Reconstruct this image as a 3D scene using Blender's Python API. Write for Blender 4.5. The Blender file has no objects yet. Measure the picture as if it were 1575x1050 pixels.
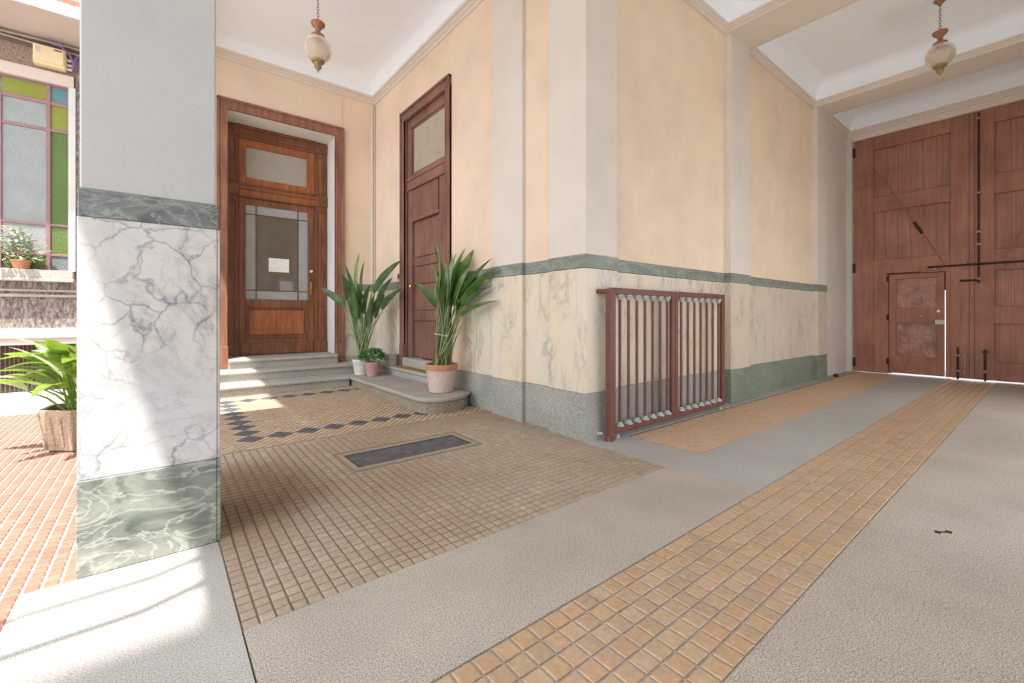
import bpy, math, random
from mathutils import Vector, Matrix
random.seed(7)
R = math.radians
SC = bpy.context.scene
COL = SC.collection

# ------------------------------------------------------------------ camera
H = 1.15
cam_d = bpy.data.cameras.new('camera')
cam_d.sensor_width = 36.0
cam_d.lens = 675.67 / 1575 * 36
cam_d.shift_y = -39.64 / 1575
cam_d.clip_start = 0.02
cam = bpy.data.objects.new('camera', cam_d)
COL.objects.link(cam)
cam.location = (0, 0, H)
cam.rotation_euler = (R(90), 0, -math.atan2(0.62694, 0.77907))
SC.camera = cam

# ------------------------------------------------------------------ light
SUNDIR = Vector((0.265, 0.33, -1.0)).normalized()
world = bpy.data.worlds.new('world')
SC.world = world
world.use_nodes = True
bg = world.node_tree.nodes['Background']
bg.inputs[0].default_value = (0.83, 0.915, 1.0, 1)
bg.inputs[1].default_value = 1.0
sun_d = bpy.data.lights.new('sun', 'SUN')
sun_d.energy = 2.9
sun_d.angle = R(0.9)
sun_d.color = (1.0, 0.96, 0.90)
sun = bpy.data.objects.new('sun', sun_d)
COL.objects.link(sun)
sun.location = (-6, -8, 14)
sun.rotation_euler = SUNDIR.to_track_quat('-Z', 'Y').to_euler()
vs = SC.view_settings
vs.view_transform = 'Standard'
vs.look = 'None'
vs.gamma = 1.0
vs.use_curve_mapping = False
vs.exposure = 1.84
SC.cycles.max_bounces = 20
SC.cycles.diffuse_bounces = 16


# ------------------------------------------------------------------ materials
def lin(c):
    return tuple(((x / 255) / 12.92 if x / 255 <= 0.04045 else ((x / 255 + 0.055) / 1.055) ** 2.4) for x in c) + (1.0,)


class NT:
    def __init__(self, name, rough=0.6, spec=0.3, metal=0.0):
        self.m = bpy.data.materials.new(name)
        self.m.use_nodes = True
        self.t = self.m.node_tree
        self.b = self.t.nodes['Principled BSDF']
        self.b.inputs['Roughness'].default_value = rough
        self.b.inputs['Specular IOR Level'].default_value = spec
        self.b.inputs['Metallic'].default_value = metal
        g = self.n('ShaderNodeNewGeometry')
        self.pos = g.outputs['Position']

    def n(self, typ, **kw):
        nd = self.t.nodes.new(typ)
        for k, v in kw.items():
            setattr(nd, k, v)
        return nd

    def l(self, a, b):
        self.t.links.new(a, b)

    def scale(self, v, vec=None):
        mp = self.n('ShaderNodeMapping')
        mp.inputs['Scale'].default_value = v
        self.l(vec or self.pos, mp.inputs['Vector'])
        return mp.outputs[0]

    def noise(self, scale, detail=4, rough=0.55, vec=None, dist=0.0):
        nd = self.n('ShaderNodeTexNoise')
        nd.inputs['Scale'].default_value = scale
        nd.inputs['Detail'].default_value = detail
        nd.inputs['Roughness'].default_value = rough
        nd.inputs['Distortion'].default_value = dist
        self.l(vec or self.pos, nd.inputs['Vector'])
        return nd.outputs[0]

    def ramp(self, fac, stops):
        nd = self.n('ShaderNodeValToRGB')
        e = nd.color_ramp.elements
        while len(e) < len(stops):
            e.new(0.5)
        for i, (p, c) in enumerate(stops):
            e[i].position = p
            e[i].color = c if len(c) == 4 else tuple(c) + (1,)
        self.l(fac, nd.inputs[0])
        return nd.outputs[0]

    def mix(self, fac, a, b, mode='MIX'):
        nd = self.n('ShaderNodeMix', data_type='RGBA', blend_type=mode)
        for s, v in ((0, fac), (6, a), (7, b)):
            if hasattr(v, 'is_output'):
                self.l(v, nd.inputs[s])
            else:
                nd.inputs[s].default_value = v
        return nd.outputs[2]

    def math(self, op, a, b=0.0):
        nd = self.n('ShaderNodeMath', operation=op)
        for s, v in ((0, a), (1, b)):
            if hasattr(v, 'is_output'):
                self.l(v, nd.inputs[s])
            else:
                nd.inputs[s].default_value = v
        return nd.outputs[0]

    def color(self, c):
        if hasattr(c, 'is_output'):
            self.l(c, self.b.inputs['Base Color'])
        else:
            self.b.inputs['Base Color'].default_value = c
        return self

    def bump(self, fac, strength=0.3, dist=0.01):
        nd = self.n('ShaderNodeBump')
        nd.inputs['Strength'].default_value = strength
        nd.inputs['Distance'].default_value = dist
        self.l(fac, nd.inputs['Height'])
        self.l(nd.outputs[0], self.b.inputs['Normal'])
        return self


M = {}


def plaster(name, c, var=0.06, rough=0.85, bump=0.12, fine=130):
    k = NT(name, rough, 0.15)
    a = lin(c)
    dk = tuple(x * (1 - var * 2) for x in a[:3]) + (1,)
    lt = tuple(min(1, x * (1 + var)) for x in a[:3]) + (1,)
    big = k.noise(1.3, 5, 0.6)
    k.color(k.ramp(big, [(0.3, dk), (0.55, a), (0.75, lt)]))
    k.bump(k.noise(fine, 3, 0.6), bump, 0.004)
    M[name] = k.m
    return k


plaster('peach', (233, 210, 187), 0.05)
plaster('ochre', (236, 214, 188), 0.06)
plaster('greige', (222, 213, 203), 0.04)
plaster('grey_plaster', (190, 188, 185), 0.04, bump=0.45, fine=70)
plaster('white_paint', (243, 248, 254), 0.012, bump=0.05)
plaster('moulding', (222, 210, 198), 0.03, bump=0.03)
plaster('reveal', (232, 230, 224), 0.04)
plaster('shade_wing_plaster', (214, 210, 204), 0.06)
plaster('jamb_paint', (205, 203, 196), 0.05)
plaster('fascia_white', (232, 230, 224), 0.1)
plaster('soffit', (205, 188, 178), 0.04)


def marble(name, base, warm, vein, vscale=2.6, amount=1.0, stretch=(1, 1, 1), rough=0.35, net=0):
    k = NT(name, rough, 0.4)
    v = k.scale(stretch)
    big = k.noise(1.1, 4, 0.6, v)
    body = k.ramp(big, [(0.35, lin(base)), (0.7, lin(warm))])
    n1 = k.noise(vscale, 6, 0.6, v, 0.9)
    r1 = k.math('ABSOLUTE', k.math('SUBTRACT', n1, 0.5))
    m1 = k.ramp(r1, [(0.0, (1, 1, 1)), (0.016, (0.45, 0.45, 0.45)), (0.06, (0, 0, 0))])
    n2 = k.noise(vscale * 2.7, 6, 0.62, v, 1.4)
    r2 = k.math('ABSOLUTE', k.math('SUBTRACT', n2, 0.47))
    m2 = k.ramp(r2, [(0.0, (0.55, 0.55, 0.55)), (0.018, (0.15, 0.15, 0.15)), (0.05, (0, 0, 0))])
    patch = k.ramp(k.noise(0.9 * vscale, 2, 0.5, v), [(0.42, (0, 0, 0)), (0.62, (1, 1, 1))])
    f = k.math('MULTIPLY', k.math('MULTIPLY', k.math('ADD', m1, m2), patch), amount)
    if net:
        wob = k.n('ShaderNodeTexNoise')
        wob.inputs['Scale'].default_value = 4.0
        wob.inputs['Detail'].default_value = 6
        k.l(k.pos, wob.inputs['Vector'])
        mxv = k.n('ShaderNodeMix', data_type='VECTOR')
        mxv.inputs[0].default_value = 0.26
        k.l(k.pos, mxv.inputs[4])
        k.l(wob.outputs['Color'], mxv.inputs[5])
        vo = k.n('ShaderNodeTexVoronoi', feature='DISTANCE_TO_EDGE')
        vo.inputs['Scale'].default_value = net
        k.l(mxv.outputs[1], vo.inputs['Vector'])
        m3 = k.ramp(vo.outputs['Distance'], [(0.0, (1, 1, 1)), (0.012, (0.55, 0.55, 0.55)), (0.05, (0, 0, 0))])
        gate = k.ramp(k.noise(2.4, 3), [(0.4, (0.12, 0.12, 0.12)), (0.62, (1, 1, 1))])
        f = k.math('ADD', f, k.math('MULTIPLY', k.math('MULTIPLY', m3, gate), 0.85))
    k.color(k.mix(f, body, lin(vein)))
    M[name] = k.m
    return k


marble('marble_pillar', (199, 199, 201), (208, 198, 190), (128, 128, 134), 1.9, 0.45, net=7.5)
marble('marble_dado', (222, 213, 198), (232, 210, 180), (158, 150, 138), 3.0, 0.75, (1.4, 1.4, 0.55))
marble('marble_dado_far', (216, 202, 186), (212, 196, 176), (160, 150, 138), 3.4, 0.6, (1.3, 1.3, 0.5))


def greenstone(name, dark, mid, vein, scale=2.5, stretch=(0.6, 0.6, 1.6), amount=0.8):
    k = NT(name, 0.38, 0.4)
    v = k.scale(stretch)
    n = k.noise(scale, 7, 0.65, v, 0.8)
    body = k.ramp(n, [(0.3, lin(dark)), (0.6, lin(mid)), (0.75, lin(dark))])
    n1 = k.noise(scale * 1.1, 6, 0.6, v, 1.6)
    r1 = k.math('ABSOLUTE', k.math('SUBTRACT', n1, 0.5))
    m1 = k.ramp(r1, [(0.0, (1, 1, 1)), (0.012, (0.6, 0.6, 0.6)), (0.035, (0, 0, 0))])
    k.color(k.mix(k.math('MULTIPLY', m1, amount), body, lin(vein)))
    M[name] = k.m
    return k


greenstone('green_marble', (84, 92, 86), (150, 153, 142), (196, 198, 190), 3.4, (0.8, 0.8, 1.6), 0.55)
greenstone('green_marble_band', (76, 79, 78), (130, 132, 129), (176, 178, 176), 8.0, (0.7, 0.7, 1.4), 0.5)
greenstone('green_band', (112, 119, 110), (140, 145, 135), (180, 184, 174), 3.0, amount=0.4)


def granite(name, a, b, speck, rough=0.6, scale=170, s2=2.0, bump=0.1):
    k = NT(name, rough, 0.3)
    body = k.ramp(k.noise(s2, 5, 0.6), [(0.3, lin(a)), (0.7, lin(b))])
    sp = k.ramp(k.noise(scale, 2, 0.7), [(0.36, lin(speck[0])), (0.5, (0.5, 0.5, 0.5, 1)), (0.64, lin(speck[1]))])
    k.color(k.mix(0.55, body, sp, 'OVERLAY'))
    k.bump(k.noise(scale, 3, 0.6), bump, 0.003)
    M[name] = k.m
    return k


granite('base_granite', (156, 156, 150), (182, 182, 174), ((100, 100, 100), (200, 200, 200)), 0.6, 90)
granite('base_green', (122, 132, 116), (150, 156, 138), ((100, 100, 100), (190, 190, 190)), 0.35, 60)
granite('step_stone', (166, 161, 152), (186, 180, 170), ((80, 80, 80), (200, 200, 200)), 0.75, 120)
granite('step_stone_dirty', (150, 138, 116), (170, 160, 144), ((70, 64, 50), (190, 190, 190)), 0.8, 60, 5.0)
granite('concrete', (166, 156, 145), (184, 174, 162), ((60, 56, 54), (246, 244, 242)), 0.62, 190, 1.6, 0.02)
granite('concrete_grey', (168, 164, 158), (182, 178, 172), ((70, 70, 70), (226, 226, 226)), 0.6, 150, 1.2, 0.02)
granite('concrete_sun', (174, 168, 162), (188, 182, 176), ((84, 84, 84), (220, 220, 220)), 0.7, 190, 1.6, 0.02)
granite('mortar', (136, 124, 110), (156, 144, 128), ((100, 96, 90), (200, 200, 200)), 0.8, 220)
granite('mortar_grey', (170, 162, 152), (184, 176, 166), ((100, 96, 90), (200, 200, 200)), 0.8, 220)
granite('mortar_red', (176, 168, 160), (188, 180, 172), ((120, 120, 120), (200, 200, 200)), 0.8, 200)
granite('terracotta_pale', (206, 184, 172), (216, 198, 188), ((110, 110, 110), (180, 180, 180)), 0.75, 80, 6)
granite('terracotta_pink', (196, 150, 140), (206, 170, 160), ((110, 110, 110), (180, 180, 180)), 0.75, 80, 6)
granite('terracotta_rim', (190, 132, 100), (202, 150, 118), ((110, 110, 110), (170, 170, 170)), 0.75, 80, 6)
granite('ceramic_white', (214, 212, 204), (226, 224, 218), ((120, 120, 120), (150, 150, 150)), 0.5, 60, 6)
granite('basket_grey', (168, 164, 158), (186, 182, 176), ((90, 90, 90), (180, 180, 180)), 0.8, 60, 6)
granite('planter_concrete', (170, 148, 126), (184, 164, 144), ((90, 84, 76), (210, 210, 210)), 0.85, 90, 4, 0.3)
granite('soil', (62, 50, 40), (84, 68, 52), ((60, 60, 60), (150, 150, 150)), 0.95, 60, 4, 0.5)
granite('kerb_stone', (194, 192, 188), (208, 206, 202), ((110, 110, 110), (180, 180, 180)), 0.8, 90, 3)
granite('sill_stone', (176, 166, 156), (190, 180, 172), ((110, 110, 110), (190, 190, 190)), 0.8, 90, 3)


def tilemat(name, cols, pitch, rough=0.45, ox=0.0, oy=0.0, rot=0.0, brown_tone=None):
    k = NT(name, rough, 0.35)
    mp = k.n('ShaderNodeMapping')
    mp.vector_type = 'TEXTURE'
    mp.inputs['Location'].default_value = (ox, oy, 0)
    mp.inputs['Rotation'].default_value = (0, 0, rot)
    mp.inputs['Scale'].default_value = (pitch, pitch, 1000)
    k.l(k.pos, mp.inputs['Vector'])
    fl = k.n('ShaderNodeVectorMath', operation='FLOOR')
    k.l(mp.outputs[0], fl.inputs[0])
    wn = k.n('ShaderNodeTexWhiteNoise', noise_dimensions='2D')
    k.l(fl.outputs[0], wn.inputs['Vector'])
    n = len(cols)
    c = k.ramp(wn.outputs[0], [(i / max(1, n - 1), lin(x)) for i, x in enumerate(cols)])
    c = k.mix(0.28, c, k.ramp(k.noise(38, 4, 0.65), [(0.3, (0.25, 0.25, 0.25)), (0.7, (0.75, 0.75, 0.75))]), 'OVERLAY')
    if brown_tone:
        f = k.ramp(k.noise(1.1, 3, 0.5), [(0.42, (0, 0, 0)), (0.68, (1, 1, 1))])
        c = k.mix(k.math('MULTIPLY', f, 0.6), c, lin(brown_tone))
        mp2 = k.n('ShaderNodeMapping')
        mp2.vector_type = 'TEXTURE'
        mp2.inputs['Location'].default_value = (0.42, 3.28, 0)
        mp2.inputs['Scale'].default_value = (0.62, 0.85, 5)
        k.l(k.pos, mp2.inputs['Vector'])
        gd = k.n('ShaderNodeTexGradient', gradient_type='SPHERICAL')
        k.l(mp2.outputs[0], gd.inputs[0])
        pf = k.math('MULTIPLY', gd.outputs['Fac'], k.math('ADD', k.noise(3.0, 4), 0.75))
        c = k.mix(k.ramp(pf, [(0.1, (0, 0, 0)), (0.7, (0.75, 0.75, 0.75))]), c, lin((112, 78, 52)))  # darker brown oval beside the pillar, strongest at its centre, broken up by noise
    k.color(c)
    M[name] = k.m
    return k


PF = 0.0575      # small tile pitch
PS = 0.0817      # carriage strip tile pitch
tilemat('field_tile', [(166, 148, 130), (174, 156, 138), (168, 150, 132), (180, 162, 144)], PF, 0.5, 0.24, 1.87, brown_tone=(158, 130, 102))
tilemat('diag_tile', [(176, 152, 128), (184, 160, 136), (172, 148, 124), (190, 168, 142)], PF, 0.5, 1.63, 4.55, R(45))
tilemat('dark_tile', [(84, 86, 92), (98, 98, 104), (76, 78, 84)], PF, 0.5, 1.63, 4.55, R(45))
tilemat('strip_tile', [(186, 152, 120), (192, 158, 126), (182, 150, 120), (190, 162, 134), (184, 156, 126), (174, 148, 122)], PS, 0.36, -0.4, 0.661)
tilemat('side_tile', [(194, 162, 132), (200, 168, 138), (190, 158, 128)], PF, 0.5, 3.52, 1.87)
tilemat('red_tile', [(158, 106, 88), (164, 112, 94), (152, 101, 84), (168, 118, 100)], PF, 0.6, -2.4, 2.0)


def wood(name, dark, mid, light, rough=0.4, stretch=(9, 9, 0.9), bump=0.08):
    k = NT(name, rough, 0.35)
    v = k.scale(stretch)
    n = k.noise(2.2, 6, 0.62, v, 0.6)
    big = k.noise(1.7, 3, 0.5)
    c = k.ramp(n, [(0.28, lin(dark)), (0.5, lin(mid)), (0.72, lin(light))])
    c = k.mix(0.5, c, k.ramp(big, [(0.3, (0.3, 0.3, 0.3)), (0.7, (0.7, 0.7, 0.7))]), 'OVERLAY')
    k.color(c)
    k.bump(n, bump, 0.004)
    M[name] = k.m
    return k


wood('oak', (96, 60, 42), (126, 80, 57), (146, 98, 72), 0.35)
wood('oak_bright', (128, 72, 42), (156, 92, 54), (178, 112, 68), 0.33)
wood('oak_frame', (120, 80, 64), (146, 100, 80), (166, 118, 96), 0.42)
wood('side_wood', (114, 80, 70), (130, 94, 82), (144, 106, 94), 0.5)
wood('side_wood_frame', (116, 82, 70), (136, 98, 86), (152, 112, 98), 0.5)
wood('gate_wood', (146, 96, 78), (160, 110, 91), (172, 124, 106), 0.5, (7, 7, 0.7))
wood('gate_panel', (146, 98, 82), (162, 114, 97), (176, 130, 114), 0.5, (14, 14, 0.5))


def simple(name, c, rough=0.5, metal=0.0, spec=0.4, var=0.08, scale=20, bump=0.0):
    k = NT(name, rough, spec, metal)
    a = lin(c)
    k.color(k.ramp(k.noise(scale, 4, 0.6), [(0.3, tuple(x * (1 - var) for x in a[:3])), (0.7, tuple(min(1, x * (1 + var)) for x in a[:3]))]))
    if bump:
        k.bump(k.noise(scale, 4, 0.6), bump, 0.01)
    M[name] = k.m
    return k


simple('iron_paint', (116, 72, 62), 0.45, 0.0, 0.4, 0.18, 9)
simple('collar_grey', (172, 172, 166), 0.6, 0.0, 0.4, 0.2, 40)
simple('iron_dark', (62, 40, 34), 0.55, 0.2, 0.4, 0.2, 30)
simple('gate_metal', (158, 112, 96), 0.34, 0.1, 0.5, 0.3, 6, 2.2)
simple('steel', (176, 160, 150), 0.4, 0.5, 0.5, 0.1, 40)
simple('brass', (206, 160, 92), 0.32, 0.8, 0.5, 0.1, 40)
simple('lantern_bronze', (158, 110, 78), 0.5, 0.1, 0.4, 0.25, 60)
simple('lantern_antique', (150, 130, 92), 0.5, 0.2, 0.4, 0.25, 60)
simple('chain_metal', (150, 148, 146), 0.45, 0.5, 0.4)
simple('grate_bar', (112, 110, 112), 0.5, 0.3, 0.4, 0.35, 12)
simple('grate_pit', (58, 57, 58), 0.9)
simple('grate_frame', (158, 146, 132), 0.8, 0, 0.3, 0.12, 30)
simple('muntin', (112, 76, 64), 0.5)
simple('paper', (238, 238, 236), 0.7)
simple('pvc_white', (216, 212, 206), 0.5)
simple('box_beige', (226, 200, 160), 0.55, 0, 0.4, 0.05)
simple('label_grey', (182, 182, 184), 0.6)
simple('print_dark', (84, 62, 44), 0.7)
simple('cable_grey', (176, 160, 142), 0.6)
simple('cable_dark', (96, 82, 74), 0.6)
simple('cable_purple', (134, 104, 168), 0.5)
simple('rail_red', (196, 104, 80), 0.6)
simple('window_frame', (146, 108, 112), 0.55, 0, 0.4, 0.1, 12)
simple('doormat', (156, 126, 86), 0.95, 0, 0.1, 0.2, 200, 0.6)
simple('grille', (112, 98, 88), 0.8, 0, 0.2, 0.2, 60)
simple('dark_void', (70, 60, 54), 0.9)
simple('bell_brass', (168, 146, 104), 0.4, 0.4)
simple('twine', (226, 224, 206), 0.8)
simple('petal_white', (236, 230, 220), 0.6)
simple('petal_red', (206, 120, 110), 0.6)


def leafmat(name, a, b, c, rough=0.4, trans=0.25):
    k = NT(name, rough, 0.45)
    col = k.ramp(k.noise(7, 3, 0.5), [(0.3, lin(a)), (0.5, lin(b)), (0.72, lin(c))])
    k.color(col)
    tr = k.n('ShaderNodeBsdfTranslucent')
    k.l(col, tr.inputs[0])
    mx = k.n('ShaderNodeMixShader')
    mx.inputs[0].default_value = trans
    k.l(k.b.outputs[0], mx.inputs[1])
    k.l(tr.outputs[0], mx.inputs[2])
    k.l(mx.outputs[0], k.t.nodes['Material Output'].inputs[0])
    M[name] = k.m


leafmat('leaf_cool', (96, 130, 96), (120, 152, 112), (146, 172, 132), 0.4, 0.3)
leafmat('leaf_green', (98, 132, 72), (122, 156, 88), (150, 178, 112), 0.4, 0.3)
leafmat('leaf_fresh', (98, 150, 56), (116, 168, 66), (130, 178, 80))
leafmat('leaf_court', (104, 138, 46), (128, 160, 56), (154, 180, 84), 0.35, 0.4)
leafmat('leaf_pale', (196, 212, 160), (206, 220, 176), (220, 230, 196), 0.4, 0.3)
leafmat('leaf_bush', (74, 132, 66), (94, 152, 80), (118, 172, 100))
leafmat('leaf_sill', (138, 158, 132), (172, 186, 160), (210, 214, 190))
leafmat('stem_green', (126, 148, 98), (146, 164, 114), (162, 176, 130))
leafmat('sheath_brown', (170, 112, 62), (186, 134, 80), (196, 150, 98))
leafmat('leaf_dry', (166, 146, 84), (186, 164, 100), (196, 176, 120))


def glass(name, c, rough, tex=0, tscale=120, strength=0.4):
    k = NT(name, rough, 0.5)
    a = lin(c)
    k.color(k.ramp(k.noise(5, 2), [(0.3, tuple(x * 0.92 for x in a[:3])), (0.7, tuple(min(1, x * 1.06) for x in a[:3]))]))
    k.b.inputs['Transmission Weight'].default_value = 0.12
    if tex:
        k.bump(k.noise(tscale, 3, 0.6), strength, 0.01)
    M[name] = k.m


glass('glass_frost', (176, 170, 158), 0.35, 1, 160, 0.15)
glass('glass_side', (186, 176, 160), 0.3)
glass('glass_clear', (112, 102, 88), 0.04)
glass('glass_border', (178, 178, 176), 0.3, 1, 260, 0.6)
glass('glass_grey', (158, 161, 161), 0.3, 1, 90, 0.9)
glass('glass_olive', (142, 146, 44), 0.3, 1, 90, 0.9)
glass('glass_green', (92, 116, 46), 0.3, 1, 90, 0.9)
glass('glass_teal', (96, 136, 140), 0.3, 1, 90, 0.9)
glass('glass_slate', (116, 124, 126), 0.3, 1, 90, 0.9)
kk = NT('globe_glass', 0.32, 0.5)
kk.color(lin((226, 212, 196)))
kk.b.inputs['Transmission Weight'].default_value = 0.55
kk.b.inputs['IOR'].default_value = 1.2
kk.bump(kk.noise(120, 2), 0.15, 0.005)
M['globe_glass'] = kk.m

kk = NT('stucco_rough', 0.95, 0.1)
v_ = kk.scale((1.6, 1.6, 0.6))
nn = kk.noise(26, 6, 0.7, v_, 0.4)
kk.color(kk.ramp(nn, [(0.36, lin((112, 98, 92))), (0.5, lin((168, 154, 146))), (0.66, lin((206, 196, 190)))]))
kk.bump(nn, 1.0, 0.05)
M['stucco_rough'] = kk.m
kk = NT('stucco_brown', 0.95, 0.1)
nn = kk.noise(60, 5, 0.7)
kk.color(kk.ramp(nn, [(0.36, lin((120, 96, 84))), (0.5, lin((166, 142, 128))), (0.66, lin((190, 170, 158)))]))
kk.bump(nn, 0.8, 0.03)
M['stucco_brown'] = kk.m


# ------------------------------------------------------------------ mesh helpers
ORG = {}


class MB:
    def __init__(self):
        self.v, self.f = [], []

    def add(self, vs, fs):
        o = len(self.v)
        self.v += [tuple(p) for p in vs]
        self.f += [tuple(i + o for i in q) for q in fs]
        return self

    def box(self, x0, x1, y0, y1, z0, z1, c=0.0):
        x0, x1 = min(x0, x1), max(x0, x1)
        y0, y1 = min(y0, y1), max(y0, y1)
        z0, z1 = min(z0, z1), max(z0, z1)
        if c <= 0:
            return self.add([(x0, y0, z0), (x1, y0, z0), (x1, y1, z0), (x0, y1, z0), (x0, y0, z1), (x1, y0, z1), (x1, y1, z1), (x0, y1, z1)],
                            [(3, 2, 1, 0), (4, 5, 6, 7), (0, 1, 5, 4), (1, 2, 6, 5), (2, 3, 7, 6), (3, 0, 4, 7)])
        c = min(c, (x1 - x0) / 2.1, (y1 - y0) / 2.1, (z1 - z0) / 2.1)
        X, Y, Z = (x0, x1), (y0, y1), (z0, z1)
        vs, idx = [], {}
        for i in (0, 1):
            for j in (0, 1):
                for k in (0, 1):
                    s = (1 if i == 0 else -1, 1 if j == 0 else -1, 1 if k == 0 else -1)
                    p = (X[i], Y[j], Z[k])
                    for a in range(3):
                        q = [p[b] + (0 if b == a else s[b] * c) for b in range(3)]
                        idx[(i, j, k, a)] = len(vs)
                        vs.append(q)
        fs = []
        g = lambda i, j, k, a: idx[(i, j, k, a)]
        for i in (0, 1):
            q = [g(i, 0, 0, 0), g(i, 1, 0, 0), g(i, 1, 1, 0), g(i, 0, 1, 0)]
            fs.append(q if i else q[::-1])
        for j in (0, 1):
            q = [g(0, j, 0, 1), g(0, j, 1, 1), g(1, j, 1, 1), g(1, j, 0, 1)]
            fs.append(q if j else q[::-1])
        for k in (0, 1):
            q = [g(0, 0, k, 2), g(1, 0, k, 2), g(1, 1, k, 2), g(0, 1, k, 2)]
            fs.append(q if k else q[::-1])
        for j in (0, 1):
            for k in (0, 1):
                fs.append([g(0, j, k, 1), g(1, j, k, 1), g(1, j, k, 2), g(0, j, k, 2)][::(1 if j != k else -1)])
        for i in (0, 1):
            for k in (0, 1):
                fs.append([g(i, 0, k, 2), g(i, 1, k, 2), g(i, 1, k, 0), g(i, 0, k, 0)][::(1 if i != k else -1)])
        for i in (0, 1):
            for j in (0, 1):
                fs.append([g(i, j, 0, 0), g(i, j, 1, 0), g(i, j, 1, 1), g(i, j, 0, 1)][::(1 if i != j else -1)])
        for i in (0, 1):
            for j in (0, 1):
                for k in (0, 1):
                    fs.append([g(i, j, k, 0), g(i, j, k, 1), g(i, j, k, 2)][::(1 if (i + j + k) % 2 else -1)])
        return self.add(vs, fs)

    def prism(self, poly, z0, z1):
        n = len(poly)
        vs = [(x, y, z0) for x, y in poly] + [(x, y, z1) for x, y in poly]
        fs = [tuple(range(n))[::-1], tuple(range(n, 2 * n))] + [(i, (i + 1) % n, n + (i + 1) % n, n + i) for i in range(n)]
        return self.add(vs, fs)

    def lathe(self, cx, cy, prof, n=28, rot=0.0, cap=True):
        vs = []
        for r, z in prof:
            for i in range(n):
                a = rot + 2 * math.pi * i / n
                vs.append((cx + r * math.cos(a), cy + r * math.sin(a), z))
        fs = []
        for j in range(len(prof) - 1):
            for i in range(n):
                fs.append((j * n + i, j * n + (i + 1) % n, (j + 1) * n + (i + 1) % n, (j + 1) * n + i))
        if cap:
            fs.append(tuple(range(n))[::-1])
            fs.append(tuple((len(prof) - 1) * n + i for i in range(n)))
        return self.add(vs, fs)

    def tube(self, pts, r, n=8, cap=True):
        pts = [Vector(p) for p in pts]
        rs = r if isinstance(r, (list, tuple)) else [r] * len(pts)
        vs, prev = [], None
        for k, p in enumerate(pts):
            t = (pts[min(k + 1, len(pts) - 1)] - pts[max(k - 1, 0)]).normalized()
            if prev is None:
                a = Vector((0, 0, 1)) if abs(t.z) < 0.9 else Vector((1, 0, 0))
                u = t.cross(a).normalized()
            else:
                u = (prev - t * prev.dot(t)).normalized()
            prev = u
            w = t.cross(u)
            for i in range(n):
                an = 2 * math.pi * i / n
                vs.append(p + (u * math.cos(an) + w * math.sin(an)) * rs[k])
        fs = []
        for k in range(len(pts) - 1):
            for i in range(n):
                fs.append((k * n + i, k * n + (i + 1) % n, (k + 1) * n + (i + 1) % n, (k + 1) * n + i))
        if cap:
            fs.append(tuple(range(n))[::-1])
            fs.append(tuple((len(pts) - 1) * n + i for i in range(n)))
        return self.add(vs, fs)

    def torus(self, c, r, rr, axis='z', n=14, m=6, sz=1.0):
        vs, fs = [], []
        for i in range(n):
            a = 2 * math.pi * i / n
            for j in range(m):
                b = 2 * math.pi * j / m
                q = (r + rr * math.cos(b))
                p = (q * math.cos(a), q * math.sin(a), rr * math.sin(b))
                if axis == 'x':
                    p = (p[2], p[0], p[1] * sz)
                elif axis == 'y':
                    p = (p[0], p[2], p[1] * sz)
                vs.append((c[0] + p[0], c[1] + p[1], c[2] + p[2]))
        for i in range(n):
            for j in range(m):
                fs.append((i * m + j, ((i + 1) % n) * m + j, ((i + 1) % n) * m + (j + 1) % m, i * m + (j + 1) % m))
        return self.add(vs, fs)

    def sweep_rect(self, prof, x0, x1, y0, y1):
        """prof = [(inset, z)]: a moulding mitred round the inside of a rectangle."""
        vs = []
        for d, z in prof:
            vs += [(x0 + d, y0 + d, z), (x1 - d, y0 + d, z), (x1 - d, y1 - d, z), (x0 + d, y1 - d, z)]
        fs = []
        for j in range(len(prof) - 1):
            for i in range(4):
                fs.append((j * 4 + i, (j + 1) * 4 + i, (j + 1) * 4 + (i + 1) % 4, j * 4 + (i + 1) % 4))
        return self.add(vs, fs)

    def build(self, name, mat, parent=None, smooth=False, kind=None):
        o3 = ORG.get(parent.name, (0, 0, 0)) if parent else (0, 0, 0)
        me = bpy.data.meshes.new(name)
        me.from_pydata([(p[0] - o3[0], p[1] - o3[1], p[2] - o3[2]) for p in self.v], [], self.f)
        me.materials.append(M[mat] if isinstance(mat, str) else mat)
        if smooth:
            for p in me.polygons:
                p.use_smooth = True
            try:
                me.set_sharp_from_angle(angle=R(40))
            except Exception:
                pass
        me.update()
        o = bpy.data.objects.new(name, me)
        COL.objects.link(o)
        if parent:
            o.parent = parent
        ORG[o.name] = o3
        if kind:
            o['kind'] = kind
        return o


def B(*a, **k):
    return MB().box(*a, **k)


def thing(name, label, cat, loc=(0, 0, 0), group=None, kind=None):
    o = bpy.data.objects.new(name, None)
    COL.objects.link(o)
    o.location = loc
    o.empty_display_size = 0.1
    ORG[o.name] = tuple(loc)
    o['label'] = label
    o['category'] = cat
    if group:
        o['group'] = group
    if kind:
        o['kind'] = kind
    return o


def struct(name, label, cat, loc=(0, 0, 0)):
    return thing(name, label, cat, loc, kind='structure')


def zf(y):
    """alcove floor rises gently away from the passage"""
    return 0.0145 * max(0.0, y - 2.3)


# ------------------------------------------------------------------ dimensions
YP, YR = 2.68, 2.76       # pilaster face / recessed wall of the passage
XA, XW = 3.01, 3.055      # pilaster face / wall of the alcove's right side
YB = 7.75                 # back wall
YRW = -0.79               # right wall of the passage
XG = 11.2                 # carriage gate
ZB, ZM, ZD = 0.44, 1.587, 1.71   # base / marble / band heights
ZBEAM = 4.85

# ------------------------------------------------------------------ floors
fp = struct('floor', 'speckled concrete passage floor with a terracotta carriage strip', 'floor')
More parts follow.
